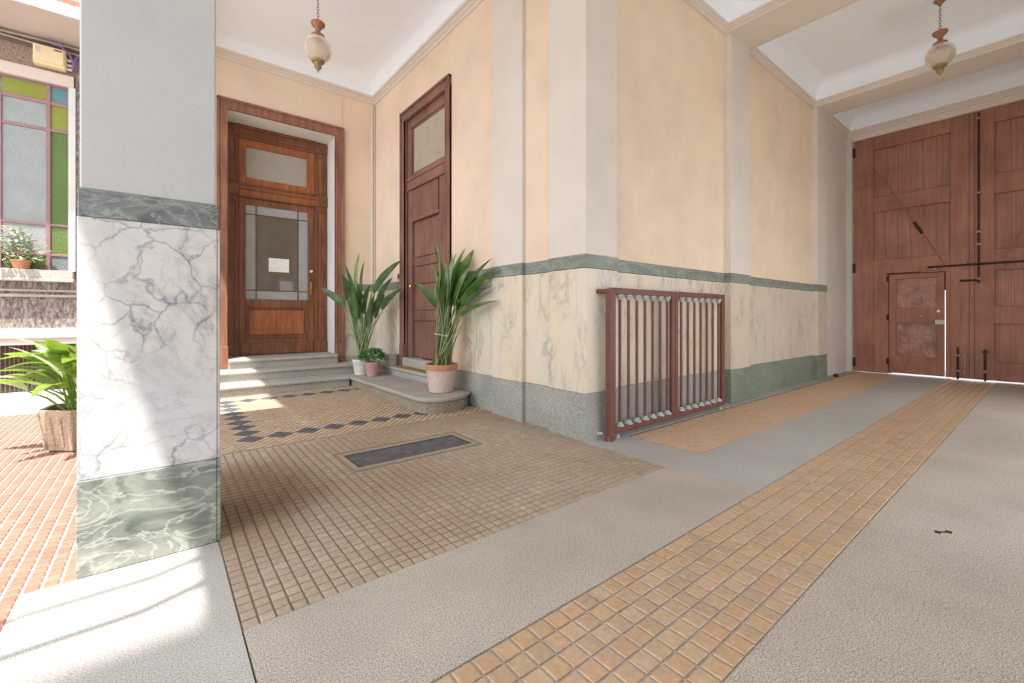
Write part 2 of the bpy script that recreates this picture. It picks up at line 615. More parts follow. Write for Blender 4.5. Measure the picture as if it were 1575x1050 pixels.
# concrete slabs
MB().box(-0.42, 0.236, -5.4, YP + 0.002, -0.12, 0.0).build('concrete_slab', 'concrete_sun', fp)
MB().box(0.242, 3.06, 1.236, 1.868, -0.12, 0.0).build('concrete_slab', 'concrete', fp)
MB().prism([(3.064, 1.236), (11.4, 1.236), (11.4, 1.9), (3.50, 1.86), (3.50, 2.60), (11.4, 2.60), (11.4, 2.9), (3.01, 2.9), (3.014, 1.872), (3.064, 1.872)], -0.12, 0.0).build('concrete_slab', 'concrete_grey', fp)
MB().box(0.242, 11.4, -0.79, 0.657, -0.12, -0.0005).build('concrete_slab', 'concrete', fp)
MB().box(0.242, 3.2, -5.4, -0.79, -0.12, -0.0005).build('concrete_slab', 'concrete', fp)
MB().box(3.2, 12.0, -6.4, -0.79, -0.12, -0.0005).build('concrete_slab', 'kerb_stone', fp)  # pale floor of an added, unseen court that bounces sun into the passage
MB().box(0.236, 11.4, 0.655, 1.238, -0.14, -0.008).build('mortar_bed', 'mortar_grey', fp)
MB().box(3.49, 11.4, 1.85, 2.61, -0.14, -0.006).build('mortar_bed', 'mortar', fp)


def tile_mesh(name, s, mat, h=0.014, c=0.0035):
    a = s / 2
    b = a - c
    vs = [(-a, -a, -h), (a, -a, -h), (a, a, -h), (-a, a, -h), (-a, -a, -c), (a, -a, -c), (a, a, -c), (-a, a, -c), (-b, -b, 0), (b, -b, 0), (b, b, 0), (-b, b, 0)]
    fs = [(8, 9, 10, 11)]
    for i in range(4):
        j = (i + 1) % 4
        fs += [(i, j, 4 + j, 4 + i), (4 + i, 4 + j, 8 + j, 8 + i)]
    me = bpy.data.meshes.new(name)
    me.from_pydata(vs, [], fs)
    me.materials.append(M[mat])
    me.update()
    return me, vs, fs


def lay_tiles(parent, centres, s, mat, zfun, limit=300, jit=0.0007):
    """the tiles nearest to the camera are parts of their own; the others one joined part"""
    centres = sorted(centres, key=lambda p: p[0] ** 2 + p[1] ** 2)
    vis = []
    rest = []
    for p in centres:
        d = 0.62694 * p[0] + 0.77907 * p[1]
        r = 0.77907 * p[0] - 0.62694 * p[1]
        inview = d > 0.3 and abs(r / d) < 1.17 and 485 + 675.67 * H / max(d, .01) < 1065
        (vis if inview and len(vis) < limit else rest).append(p)
    me, vs, fs = tile_mesh('tile', s, mat)
    for x, y in vis:
        o = bpy.data.objects.new('tile', me)
        COL.objects.link(o)
        o.parent = parent
        o.location = (x, y, zfun(y) + random.uniform(-jit, jit))
        o.rotation_euler = (random.uniform(-.004, .004), random.uniform(-.004, .004), random.uniform(-.006, .006))
    mb = MB()
    for x, y in rest:
        z = zfun(y) + random.uniform(-jit, jit)
        mb.add([(p[0] + x, p[1] + y, p[2] + z) for p in vs], fs)
    if rest:
        mb.build('tile_rest', mat, parent, kind='stuff')


# carriage strip: seven rows of square tiles
cs = [(x0 * PS + 0.24 + PS / 2, 0.661 + (j + .5) * PS) for x0 in range(int((11.2 - 0.24) / PS)) for j in range(7)]
lay_tiles(fp, cs, PS - 0.0095, 'strip_tile', lambda y: 0.0005, 300)
# side strip along the left wall
fs_ = struct('floor', 'band of small terracotta tiles along the foot of the marble dado', 'floor')
cs = [(3.52 + (i + .5) * PF, 1.87 + (j + .5) * PF) for i in range(int((11.2 - 3.52) / PF)) for j in range(12)]
lay_tiles(fs_, cs, PF - 0.007, 'side_tile', lambda y: 0.0, 120)

# alcove floor
fa = struct('floor', 'tan tiled alcove floor with a border of dark diamonds', 'floor')
mb = MB()
ys = [1.87, 2.3, 4.0, 6.0, 7.76]
xs = (-0.29, 3.06)
for a, b in zip(ys[:-1], ys[1:]):
    for (xa, xb) in (((0.238, 3.012),) if b <= 2.31 else ((-0.285, 3.10),)):
        za, zb = zf(a) - 0.0095, zf(b) - 0.0095
        mb.add([(xa, a, za - .1), (xb, a, za - .1), (xb, b, zb - .1), (xa, b, zb - .1), (xa, a, za), (xb, a, za), (xb, b, zb), (xa, b, zb)],
               [(3, 2, 1, 0), (4, 5, 6, 7), (0, 1, 5, 4), (1, 2, 6, 5), (2, 3, 7, 6), (3, 0, 4, 7)])
mb.build('mortar_bed', 'mortar', fa)
GR = (1.125, 2.215, 3.225, 3.665)
YD0, YD1, XD0, XD1 = 4.25, 6.86, 0.36, 3.05
cs = []
for i in range(-9, 49):
    for j in range(0, 94):
        x, y = 0.24 + (i + .5) * PF, 1.87 + (j + .5) * PF
        if y < 2.68 and x < 0.24:
            continue
        if x > (3.012 if y < 2.7 else 3.05) - .02 or y > 7.2:
            continue
        if -0.3 < x < 0.26 and 2.66 < y < 3.26:
            continue
        if GR[0] - .02 < x < GR[1] + .02 and GR[2] - .02 < y < GR[3] + .02:
            continue
        if y > YD0 and x > XD0:
            continue
        if y > 4.4 and x > 2.33:
            continue
        if y > 6.83:
            continue
        cs.append((x, y))
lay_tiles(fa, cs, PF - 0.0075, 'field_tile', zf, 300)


def clip(poly, x0, x1, y0, y1):
    def cut(p, ins, inter):
        out = []
        for i in range(len(p)):
            a, b = p[i - 1], p[i]
            if ins(b):
                if not ins(a):
                    out.append(inter(a, b))
                out.append(b)
            elif ins(a):
                out.append(inter(a, b))
        return out

    def ix(c):
        return lambda a, b: (c, a[1] + (b[1] - a[1]) * (c - a[0]) / (b[0] - a[0]))

    def iy(c):
        return lambda a, b: (a[0] + (b[0] - a[0]) * (c - a[1]) / (b[1] - a[1]), c)
    for ins, it in ((lambda q: q[0] >= x0, ix(x0)), (lambda q: q[0] <= x1, ix(x1)), (lambda q: q[1] >= y0, iy(y0)), (lambda q: q[1] <= y1, iy(y1))):
        if len(poly) < 3:
            return []
        poly = cut(poly, ins, it)
    return poly


def poly_tile(mb, poly, z, h=0.014, c=0.0035):
    n = len(poly)
    cx = sum(p[0] for p in poly) / n
    cy = sum(p[1] for p in poly) / n
    rad = max(math.hypot(p[0] - cx, p[1] - cy) for p in poly)
    k = max(0, 1 - c * 1.4 / max(rad, .004))
    vs = [(x, y, z - h) for x, y in poly] + [(x, y, z - c) for x, y in poly] + [(cx + (x - cx) * k, cy + (y - cy) * k, z) for x, y in poly]
    fs = [tuple(range(2 * n, 3 * n))]
    for i in range(n):
        j = (i + 1) % n
        fs += [(i, j, n + j, n + i), (n + i, n + j, 2 * n + j, 2 * n + i)]
    mb.add(vs, fs)


tan, dark = MB(), MB()
DG = PF * math.sqrt(2)
XC, YC = 1.63, 4.55
s2 = (PF - 0.0075) / math.sqrt(2)
for u in range(-60, 62):
    for v in range(-60, 62):
        cx = XC + (u + .5 - v - .5) * PF / math.sqrt(2)
        cy = YC + (u + v + 1) * PF / math.sqrt(2)
        if not (XD0 - .05 < cx < XD1 + .05 and YD0 - .05 < cy < YD1 + .05):
            continue
        if cx > 2.36 and cy > 4.75:
            continue
        poly = [(cx, cy - s2), (cx + s2, cy), (cx, cy + s2), (cx - s2, cy)]
        poly = clip(poly, XD0 + .004, XD1, YD0 + .004, YD1)
        if len(poly) < 3:
            continue
        isd = False
        for yy in (YC + DG / 2, YC + 24.5 * DG):
            if abs(cy - yy) < DG * 1.01:
                k = round((cx - XC) / (3 * DG))
                if abs(cx - XC - k * 3 * DG) + abs(cy - yy) < DG * 1.02 and cx > 0.52:
                    isd = True
        for xx in (XC - 12 * DG,):
            if abs(cx - xx) < DG * 1.01 and YC - .12 < cy < YC + 24.5 * DG:
                k = round((cy - YC - DG / 2) / (3 * DG))
                if abs(cy - YC - DG / 2 - k * 3 * DG) + abs(cx - xx) < DG * 1.02:
                    isd = True
        poly_tile(dark if isd else tan, poly, zf(cy) + random.uniform(-.0007, .0007))
tan.build('diagonal_tiles', 'diag_tile', fa, kind='stuff')
dark.build('diamond_tiles', 'dark_tile', fa, kind='stuff')

# courtyard floor
fc = struct('floor', 'sunlit courtyard floor of small orange-red tiles', 'floor')
MB().box(-2.45, -0.42, 1.9, 7.80, -0.14, -0.006).build('mortar_bed', 'mortar_red', fc)
MB().box(-0.42, -0.285, YP + .003, 7.80, -0.14, -0.006).build('mortar_bed', 'mortar_red', fc)
MB().box(-14, -2.45, -5.4, 7.8, -0.14, -0.004).build('courtyard_paving', 'concrete_sun', fc)
MB().box(-2.45, -0.42, -5.4, 1.9, -0.14, -0.004).build('courtyard_paving', 'concrete_sun', fc)
cs = []
for i in range(0, 37):
    for j in range(0, 98):
        x, y = -2.4 + (i + .5) * PF, 2.0 + (j + .5) * PF
        if x > -0.30 or (x > -0.435 and y < 2.71):
            continue
        if x < -0.45 - 0.21 * y:
            continue
        if y > 7.58:
            continue
        cs.append((x, y))
lay_tiles(fc, cs, PF - 0.0115, 'red_tile', lambda y: 0.0, 300)
fo = struct('floor', 'pale street pavement glimpsed under the carriage gate', 'floor')
MB().box(11.42, 22, -8, 10, -0.14, -0.012).build('street_slab', 'kerb_stone', fo)


# ------------------------------------------------------------------ walls
def slab(parent, x0, x1, y0, y1, z0, z1, name, mat, c=0.004):
    return MB().box(x0, x1, y0, y1, z0, z1, c=c).build(name, mat, parent)


# passage left wall: recessed fields and pilasters, marble dado below
wl = struct('wall_left', 'ochre passage wall with greige pilasters and veined marble dado', 'wall')
TB = 0.32
for (x0, x1, yf, mat, nm) in ((3.01, 3.47, YP, 'greige', 'pilaster'), (3.47, 5.83, YR, 'ochre', 'plaster_field'), (5.83, 6.39, YP, 'greige', 'pilaster'),
                              (6.39, 9.12, YR, 'ochre', 'plaster_field'), (9.12, 9.64, YP, 'greige', 'pilaster'), (9.64, 11.22, YR - .02, 'greige', 'plaster_field')):
    dz = ZD if x1 < 10 else 0.0
    if x0 == 3.01:
        slab(wl, 3.01, x1, yf, YP + 0.48, ZD, 5.3, nm, mat, 0.006)
    else:
        slab(wl, x0, x1, yf, YR + TB, dz, 5.3, nm, mat, 0.003)
# dado slabs: (x0, x1, face)
segs = [(3.47, 4.64, YR, 0), (4.643, 5.83, YR, 0), (5.83, 6.39, YP, 1), (6.39, 7.75, YR, 1), (7.753, 9.12, YR, 1), (9.12, 9.64, YP, 1)]
for x0, x1, yf, far in segs:
    slab(wl, x0, x1, yf - .004, YR + TB, -0.02, ZB - .001, 'base_slab', 'base_green' if far else 'base_granite')
    slab(wl, x0, x1, yf, YR + TB, ZB, ZM - .001, 'marble_slab', 'marble_dado_far' if far else 'marble_dado')
    slab(wl, x0, x1, yf - .006, YR + TB, ZM, ZD - .001, 'band_slab', 'green_band')
# corner pilaster dado is L-shaped: one block for each course
for (z0, z1, nm, mat, p) in ((-0.02, ZB - .001, 'base_slab', 'base_granite', .004), (ZB, ZM - .001, 'marble_slab', 'marble_dado', 0), (ZM, ZD - .001, 'band_slab', 'green_band', .006)):
    slab(wl, XA - p, 3.47, YP - p, 3.17, z0, z1, nm, mat)
slab(wl, 11.08, 11.24, 2.655, YR + .02, 0.0, 4.80, 'jamb_strip', 'jamb_paint', 0.006)
slab(wl, 9.95, 9.975, YR - .034, YR - .018, 0.98, 1.07, 'wall_switch', 'pvc_white', 0.003)

# alcove right wall
wa = struct('wall_alcove_right', 'peach alcove wall with a greige pilaster and marble dado', 'wall')
DY0, DY1 = 5.16, 6.53      # opening of the side door
XT = XW + 0.42
slab(wa, XW, XT, 3.17, 3.57, ZD, 5.4, 'plaster_field', 'peach', 0.002)
slab(wa, XA, XT, 3.57, 4.11, ZD, 5.4, 'pilaster', 'greige', 0.006)
slab(wa, XW, XT, 4.11, DY0, ZD, 5.4, 'plaster_field', 'peach', 0.002)
slab(wa, XW, XT, DY1, YB + .5, ZD, 5.4, 'plaster_field', 'peach', 0.002)
slab(wa, XW, XT, DY0, DY1, 4.30, 5.4, 'plaster_field', 'peach', 0.002)
slab(wa, XT - .1, XT, DY0 - .05, DY1 + .05, -.02, 4.31, 'hall_backing', 'dark_void', 0)
for (y0, y1, xf) in ((3.17, 3.57, XW), (3.573, 4.11, XA), (4.113, 4.62, XW), (4.623, DY0, XW), (DY1, 7.1, XW), (7.103, YB + .3, XW)):
    slab(wa, xf - .004, XT, y0, y1, -0.02, ZB - .001, 'base_slab', 'base_granite')
    slab(wa, xf, XT, y0, y1, ZB, ZM - .001, 'marble_slab', 'marble_dado')
    slab(wa, xf - .006, XT, y0, y1, ZM, ZD - .001, 'band_slab', 'green_band')

# alcove back wall
OX0, OX1, OZ1 = 0.78, 2.375, 4.23
wb = struct('wall_back', 'peach back wall of the alcove round the glazed wooden door', 'wall')
slab(wb, 0.25, OX0, YB, YB + .5, ZD, 5.4, 'plaster_field', 'peach', 0)
slab(wb, OX1, XW + .02, YB, YB + .5, ZD, 5.4, 'plaster_field', 'peach', 0)
slab(wb, OX0, OX1, YB, YB + .5, OZ1, 5.4, 'plaster_field', 'peach', 0)
for x0, x1 in ((0.25, OX0), (OX1, XW + .02)):
    slab(wb, x0, x1, YB - .004, YB + .5, -0.02, ZB - .001, 'base_slab', 'base_granite')
    slab(wb, x0, x1, YB, YB + .5, ZB, ZM - .001, 'marble_slab', 'marble_dado')
    slab(wb, x0, x1, YB - .006, YB + .5, ZM, ZD - .001, 'band_slab', 'green_band')
# deep white reveal
slab(wb, OX0 - .002, OX0 + .012, YB + .002, 8.3, 0.5, OZ1, 'reveal', 'reveal', 0)
slab(wb, OX1 - .012, OX1 + .002, YB + .002, 8.3, 0.5, OZ1, 'reveal', 'reveal', 0)
slab(wb, OX0, OX1, YB + .002, 8.3, OZ1 - .012, OZ1 + .002, 'reveal', 'reveal', 0)
slab(wb, OX0 - .2, OX1 + .2, 8.32, 8.4, 0.0, 4.5, 'hall_backing', 'dark_void', 0)
# engaged pillar at the courtyard end of the back wall
for (z0, z1, nm, mat) in ((-0.02, ZB, 'base_slab', 'green_marble'), (ZB, ZM, 'marble_slab', 'marble_pillar'), (ZM, ZD, 'band_slab', 'green_marble_band'), (ZD, 4.86, 'plaster_field', 'grey_plaster')):
    slab(wb, -0.28, 0.24, 7.42, YB + .3, z0, z1, nm, mat)

# unseen right side: a recess and two wall openings added to let in daylight
wr = struct('wall_right', 'pale unseen right-hand passage wall with openings added to let in daylight', 'wall')
for (x0, x1, y0, y1, z0) in ((3.01, 3.35, YRW - .3, YRW, 0), (5.85, 6.45, YRW - .3, YRW, 0), (9.05, 11.3, YRW - .3, YRW, 0), (3.35, 5.85, YRW - .3, YRW, 2.4), (6.45, 9.05, YRW - .3, YRW, 2.4), (3.06, 3.35, -5.4, YRW - .3, 0), (-0.3, 3.35, -5.8, -5.4, 0)):
    slab(wr, x0, x1, y0, y1, max(ZD, z0), 5.3, 'plaster_field', 'reveal', 0)
    if z0 == 0:
        slab(wr, x0, x1, y0, y1, ZB, ZD, 'marble_slab', 'marble_dado', 0)
        slab(wr, x0, x1, y0, y1, -0.02, ZB, 'base_slab', 'base_granite', 0)
# wall above and beside the gate
wg = struct('wall_gate', 'plastered wall and lintel round the carriage gate', 'wall')
slab(wg, XG - .05, XG + .3, YRW - .3, YR + .4, 4.735, 5.4, 'lintel', 'moulding', 0.004)
slab(wg, XG, XG + .3, 2.665, YR + .4, -.02, 4.74, 'jamb', 'jamb_paint', 0)
slab(wg, XG, XG + .3, YRW - .3, -.785, -.02, 4.74, 'jamb', 'jamb_paint', 0)
# unseen courtyard wing added to shade the passage mouth
ww = struct('wall_shade_wing', 'plain unseen wing behind and left of the camera, added to cast shade', 'wall')
slab(ww, -5.5, -2.2, -8.0, -2.6, -0.1, 14.1, 'plaster_field', 'shade_wing_plaster', 0)

# ------------------------------------------------------------------ ceilings, beams, cornices
cl = struct('ceiling', 'white coved ceiling over the tiled alcove', 'ceiling')
slab(cl, 0.0, 3.4, 2.9, 8.0, 5.28, 5.6, 'ceiling_slab', 'white_paint', 0)


def cove(d0, z0, d1, z1, n=7):
    return [(d1 - (d1 - d0) * math.cos(t), z0 + (z1 - z0) * math.sin(t)) for t in [math.pi / 2 * i / n for i in range(n + 1)]]


AL = (0.25, XW, 3.18, YB)
MB().sweep_rect(cove(0.088, 5.062, 0.40, 5.282), *AL).build('cove', 'white_paint', cl, True)
t1 = struct('trim_1', 'greige cornice moulding round the alcove ceiling', 'moulding')
MB().sweep_rect([(0, 4.95), (.018, 4.95), (.022, 4.995), (.05, 5.005), (.054, 5.03), (.086, 5.034), (.092, 5.066), (.0, 5.066)], *AL).build('cornice', 'moulding', t1)
bays = [(0.25, 5.83), (6.39, 9.12), (9.64, XG - .05)]
c2 = struct('ceiling', 'white coved ceiling bays over the carriage passage', 'ceiling')
slab(c2, -0.25, XG + .3, YRW - .3, 2.9, 5.2, 5.6, 'ceiling_slab', 'white_paint', 0)
slab(c2, -0.25, 3.35, -5.6, YRW - .3, 5.2, 5.6, 'ceiling_slab', 'white_paint', 0)
t2 = struct('trim_2', 'greige cornice moulding round the passage ceiling bays', 'moulding')
for a, b in bays:
    MB().sweep_rect(cove(0.088, 4.935, 0.30, 5.202), a, b, YRW, YR).build('cove', 'white_paint', c2, True)
    MB().sweep_rect([(0, 4.85), (.034, 4.85), (.038, 4.882), (.062, 4.888), (.066, 4.912), (.085, 4.916), (.092, 4.94), (0, 4.94)], a, b, YRW, YR).build('cornice', 'moulding', t2)
t3 = struct('trim_3', 'greige ceiling beams spanning the passage between pilasters', 'beam')
slab(t3, 5.83, 6.39, YRW - .1, YR + .1, ZBEAM, 5.3, 'beam', 'moulding', 0.004)
slab(t3, 9.12, 9.64, YRW - .1, YR + .1, ZBEAM, 5.3, 'beam', 'moulding', 0.004)
slab(t3, -0.10, 0.25, -5.5, YB + .2, ZBEAM, 5.6, 'edge_beam', 'moulding', 0.004)
slab(t3, 0.25, 3.3, YP + .02, 3.18, ZBEAM, 5.6, 'cross_beam', 'moulding', 0.004)

# ------------------------------------------------------------------ pillar
pl = thing('pillar', 'square grey plastered pillar clad in white veined marble, in half sunlight', 'pillar', (-0.02, 2.95, 0))
PX0, PX1, PY0, PY1 = -0.28, 0.246, YP, 3.24
slab(pl, PX0 + .010, PX1 - .018, PY0 + .012, PY1 - .012, ZD, 4.855, 'shaft', 'grey_plaster', 0.006)
slab(pl, PX0 + .004, PX1 - .006, PY0 + .002, PY1 - .002, ZM + .0005, ZD, 'band', 'green_marble_band', 0.004)
slab(pl, PX0 + .002, PX1 - .014, PY0 + .004, PY1 - .004, 0.425, ZM, 'marble_panel', 'marble_pillar', 0.003)
slab(pl, PX1 - .0135, PX1, PY0 + .010, PY1 - .004, 0.425, ZM, 'marble_panel', 'marble_pillar', 0.003)
slab(pl, PX0, PX1 - .016, PY0, PY1, 0.001, 0.424, 'base', 'green_marble', 0.003)
slab(pl, PX1 - .0155, PX1 + .002, PY0 + .004, PY1, 0.001, 0.424, 'base', 'green_marble', 0.003)

# ------------------------------------------------------------------ steps
ZS1, ZS2, ZS3 = 0.213, 0.36, 0.505


def step(parent, x0, x1, y0, y1, zb, zt, dirty=False):
    MB().box(x0, x1, y0 + .035, y1, zb, zt - .05).build('riser', 'step_stone_dirty' if dirty else 'step_stone', parent)
    prof = [(y0 + .035, zt - .05), (y0 + .02, zt - .05), (y0 + .006, zt - .043), (y0, zt - .028), (y0 + .002, zt - .012), (y0 + .012, zt - .002), (y0 + .026, zt), (y1, zt), (y1, zt - .05)]
    n = len(prof)
    vs = [(x0, y, z) for y, z in prof] + [(x1, y, z) for y, z in prof]
    fs = [tuple(range(n)), tuple(range(n, 2 * n))[::-1]] + [(i, n + i, n + (i + 1) % n, (i + 1) % n) for i in range(n)]
    MB().add(vs, fs).build('tread', 'step_stone', parent, True)


st = thing('stone_steps', 'three grey stone steps up to the glazed wooden door', 'steps', (1.4, 7.2, zf(6.85)))
step(st, 0.26, 2.30, 6.835, 7.28, zf(6.85) - .02, ZS1)
step(st, 0.26, 3.05, 7.25, YB - .01, zf(7.2) - .02, ZS2)
step(st, 0.80, 2.34, 7.53, 8.24, ZS2 + .001, ZS3)


def poly_step(parent, poly, zb, zt, inset, dirty):
    """step with a plan outline; tread overhangs the riser with a rounded nose"""
    n = len(poly)

    def off(d):
        out = []
        for i in range(n):
            a, b, c = Vector(poly[i - 1]), Vector(poly[i]), Vector(poly[(i + 1) % n])
            n1 = Vector(((b - a).y, -(b - a).x)).normalized()
            n2 = Vector(((c - b).y, -(c - b).x)).normalized()
            m = (n1 + n2)
            m = m.normalized() / max(.35, m.normalized().dot(n1)) if m.length > 1e-6 else n1
            out.append(tuple(b - m * d))
        return out
    MB().prism(off(inset), zb, zt - .05).build('riser', 'step_stone_dirty' if dirty else 'step_stone', parent)
    lv = [(.02, zt - .05), (.006, zt - .043), (0, zt - .028), (.002, zt - .012), (.012, zt - .002), (.028, zt)]
    vs = []
    for d, z in lv:
        vs += [(x, y, z) for x, y in off(d)]
    fs = [tuple(range(n))[::-1], tuple((len(lv) - 1) * n + i for i in range(n))]
    for j in range(len(lv) - 1):
        for i in range(n):
            fs.append((j * n + i, j * n + (i + 1) % n, (j + 1) * n + (i + 1) % n, (j + 1) * n + i))
    MB().add(vs, fs).build('tread', 'step_stone', parent, True)


ss = thing('stone_steps', 'grey stone platform with rounded corner and steps below the side door', 'steps', (2.7, 5.6, zf(4.6)))
arc = [(3.046, 4.60), (2.93, 4.50), (2.80, 4.425), (2.66, 4.385), (2.54, 4.385), (2.44, 4.42), (2.36, 4.49), (2.31, 4.59), (2.302, 4.72)]
poly = [(2.302, 7.245), (3.046, 7.245)] + arc
poly_step(ss, poly[::-1], zf(4.4) - .02, ZS1 - .003, 0.035, True)
p2 = [(2.865, 7.235), (3.046, 7.235), (3.046, 5.02), (2.95, 5.02), (2.88, 5.06), (2.865, 5.13)]
poly_step(ss, p2[::-1], ZS1 - .002, 0.35, 0.03, False)
mt = thing('doormat', 'flat brown coir doormat on the side step', 'mat', (2.96, 6.0, .351))
MB().box(2.88, 2.996, 5.55, 6.5, .3505, .360, c=.003).build('mat_pad', 'doormat', mt)
MB().box(2.876, 2.88, 5.55, 6.5, .3505, .361).build('mat_edge', 'doormat', mt)

# ------------------------------------------------------------------ glazed wooden door
d1 = struct('door_1', 'tall orange-brown wooden door with leaded glass and transom above the steps', 'door', (1.58, 8.2, ZS3))
YD = 8.22
# outer surround on the wall face
for (x0, x1) in ((0.665, 0.80), (2.355, 2.495)):
    o = MB().box(x0, x1, YB - .035, YB + .04, 0.70, 4.22, c=.004).build('surround', 'oak_frame', d1)
    out = x0 if x0 < 1 else x1
    sg = 1 if x0 < 1 else -1
    MB().box(out, out + sg * .035, YB - .055, YB, 0.70, 4.375, c=.008).build('bead', 'oak_frame', o)
    inn = x1 if x0 < 1 else x0
    MB().box(inn, inn - sg * .02, YB - .045, YB, 0.70, 4.235, c=.006).build('bead', 'oak_frame', o)
    MB().box(x0 - .006, x1 + .006, YB - .062, YB + .03, ZS2 + .001, 0.70, c=.006).build('plinth', 'oak_frame', d1)
o = MB().box(0.70, 2.46, YB - .035, YB + .04, 4.22, 4.355, c=.004).build('surround', 'oak_frame', d1)
MB().box(0.665, 2.495, YB - .055, YB, 4.34, 4.378, c=.008).build('bead', 'oak_frame', o)
MB().box(0.79, 2.365, YB - .045, YB, 4.215, 4.238, c=.006).build('bead', 'oak_frame', o)
# side posts with little panels and blocks
for (x0, x1) in ((0.80, 1.0), (2.14, 2.358)):
    p = MB().box(x0, x1, YD, YD + .08, ZS3 + .001, 4.215, c=.003).build('post', 'oak', d1)
    for (z0, z1) in ((0.76, 1.33), (1.40, 2.98), (3.32, 3.95)):
        MB().box(x0 + .05, x1 - .05, YD - .004, YD + .02, z0, z1, c=.01).build('post_panel', 'oak', p)
        for (a, b, c_, d_) in ((x0 + .03, x0 + .05, z0 - .02, z1 + .02), (x1 - .05, x1 - .03, z0 - .02, z1 + .02)):
            MB().box(a, b, YD - .014, YD, c_, d_, c=.004).build('bead', 'oak', p)
        MB().box(x0 + .05, x1 - .05, YD - .014, YD, z0 - .02, z0, c=.004).build('bead', 'oak', p)
        MB().box(x0 + .05, x1 - .05, YD - .014, YD, z1, z1 + .02, c=.004).build('bead', 'oak', p)
    for (z0, z1) in ((4.02, 4.2), (3.085, 3.26)):
        MB().box(x0 - .004, x1 + .002, YD - .022, YD, z0, z1, c=.006).build('block', 'oak', p)
        MB().box(x0 + .06, x1 - .06, YD - .032, YD - .02, z0 + .05, z1 - .05, c=.008).build('boss', 'oak', p)
    MB().box(x0, x1, YD - .02, YD, ZS3 + .001, 0.69, c=.006).build('plinth', 'oak', p)
# head, transom rail
hd = MB().box(1.0, 2.14, YD, YD + .08, 4.0, 4.215, c=.003).build('head_rail', 'oak', d1)
for k, (z0, z1, pr) in enumerate(((4.0, 4.03, .02), (4.06, 4.10, .012), (4.17, 4.215, .03))):
    MB().box(0.98, 2.16, YD - pr, YD, z0, z1, c=.006).build('bead', 'oak', hd)
tr = MB().box(1.0, 2.14, YD, YD + .08, 3.06, 3.28, c=.003).build('transom_rail', 'oak_bright', d1)
for k, (z0, z1, pr) in enumerate(((3.06, 3.085, .025), (3.18, 3.21, .014), (3.25, 3.28, .022))):
    MB().box(0.99, 2.15, YD - pr, YD, z0, z1, c=.006).build('bead', 'oak', tr)
# transom light
tl = MB().box(1.0, 1.1, YD - .006, YD + .05, 3.28, 4.0, c=.006).box(2.02, 2.14, YD - .006, YD + .05, 3.28, 4.0, c=.006).box(1.1, 2.02, YD - .006, YD + .05, 3.28, 3.385, c=.006).box(1.1, 2.02, YD - .006, YD + .05, 3.882, 4.0, c=.006).build('transom_frame', 'oak_bright', d1)
MB().box(1.1, 2.02, YD + .02, YD + .03, 3.385, 3.882).build('pane', 'glass_frost', tl)
# leaf
lf = MB().box(1.004, 1.096, YD + .004, YD + .05, ZS3 + .008, 3.055, c=.004).box(2.035, 2.136, YD + .004, YD + .05, ZS3 + .008, 3.055, c=.004).box(1.096, 2.035, YD + .004, YD + .05, 2.95, 3.055, c=.004).box(1.096, 2.035, YD + .004, YD + .05, 1.295, 1.42, c=.004).box(1.096, 2.035, YD + .004, YD + .05, ZS3 + .008, 0.775, c=.004).build('leaf', 'oak', d1)
MB().box(1.15, 1.98, YD + .006, YD + .03, 0.83, 1.245, c=.012).build('panel', 'oak_bright', lf)
MB().box(1.096, 2.035, YD + .02, YD + .045, 0.775, 1.295).build('panel_field', 'oak', lf)
for (a, b, c_, d_) in ((1.096, 1.12, .775, 1.295), (2.01, 2.035, .775, 1.295), (1.12, 2.01, .775, .80), (1.12, 2.01, 1.27, 1.295)):
    MB().box(a, b, YD - .006, YD + .03, c_, d_, c=.006).build('bead', 'oak', lf)
MB().box(1.02, 2.12, YD - .012, YD + .01, ZS3 + .012, 0.70, c=.006).build('kick_board', 'oak', lf)
gx = [1.096, 1.247, 1.877, 2.035]
gz = [1.42, 1.566, 2.802, 2.95]
for i in range(3):
    for j in range(3):
        MB().box(gx[i], gx[i + 1], YD + .022, YD + .028, gz[j], gz[j + 1]).build('pane', 'glass_clear' if (i == 1 and j == 1) else 'glass_border', d1)
for x in gx[1:3]:
    MB().box(x - .008, x + .008, YD + .012, YD + .036, 1.42, 2.95, c=.003).build('muntin', 'muntin', d1)
for z in gz[1:3]:
    MB().box(1.096, 2.035, YD + .013, YD + .035, z - .008, z + .008, c=.003).build('muntin', 'muntin', d1)
hp = MB().box(2.066, 2.102, YD - .006, YD + .004, 1.51, 1.745, c=.003).build('handle_plate', 'brass', d1)
MB().tube([(2.084, YD - .004, 1.635), (2.084, YD - .05, 1.635), (2.06, YD - .058, 1.632), (1.985, YD - .058, 1.612)], [.009, .009, .009, .007]).build('lever', 'brass', hp, True)
MB().lathe(2.088, 0, [(.0, 0), (.026, 0), (.026, .008), (.018, .012), (0, .012)], 16)
lk = MB()
lk.tube([(2.088, YD + .006, 1.93), (2.088, YD - .01, 1.93)], .026, 16).build('lock_rosette', 'pvc_white', d1)
nt = thing('paper_notice', 'white paper notice taped inside the door glass', 'notice', (1.585, YD + .016, 1.885))
MB().box(1.43, 1.74, YD + .0185, YD + .0215, 1.885, 2.113).build('sheet', 'paper', nt)

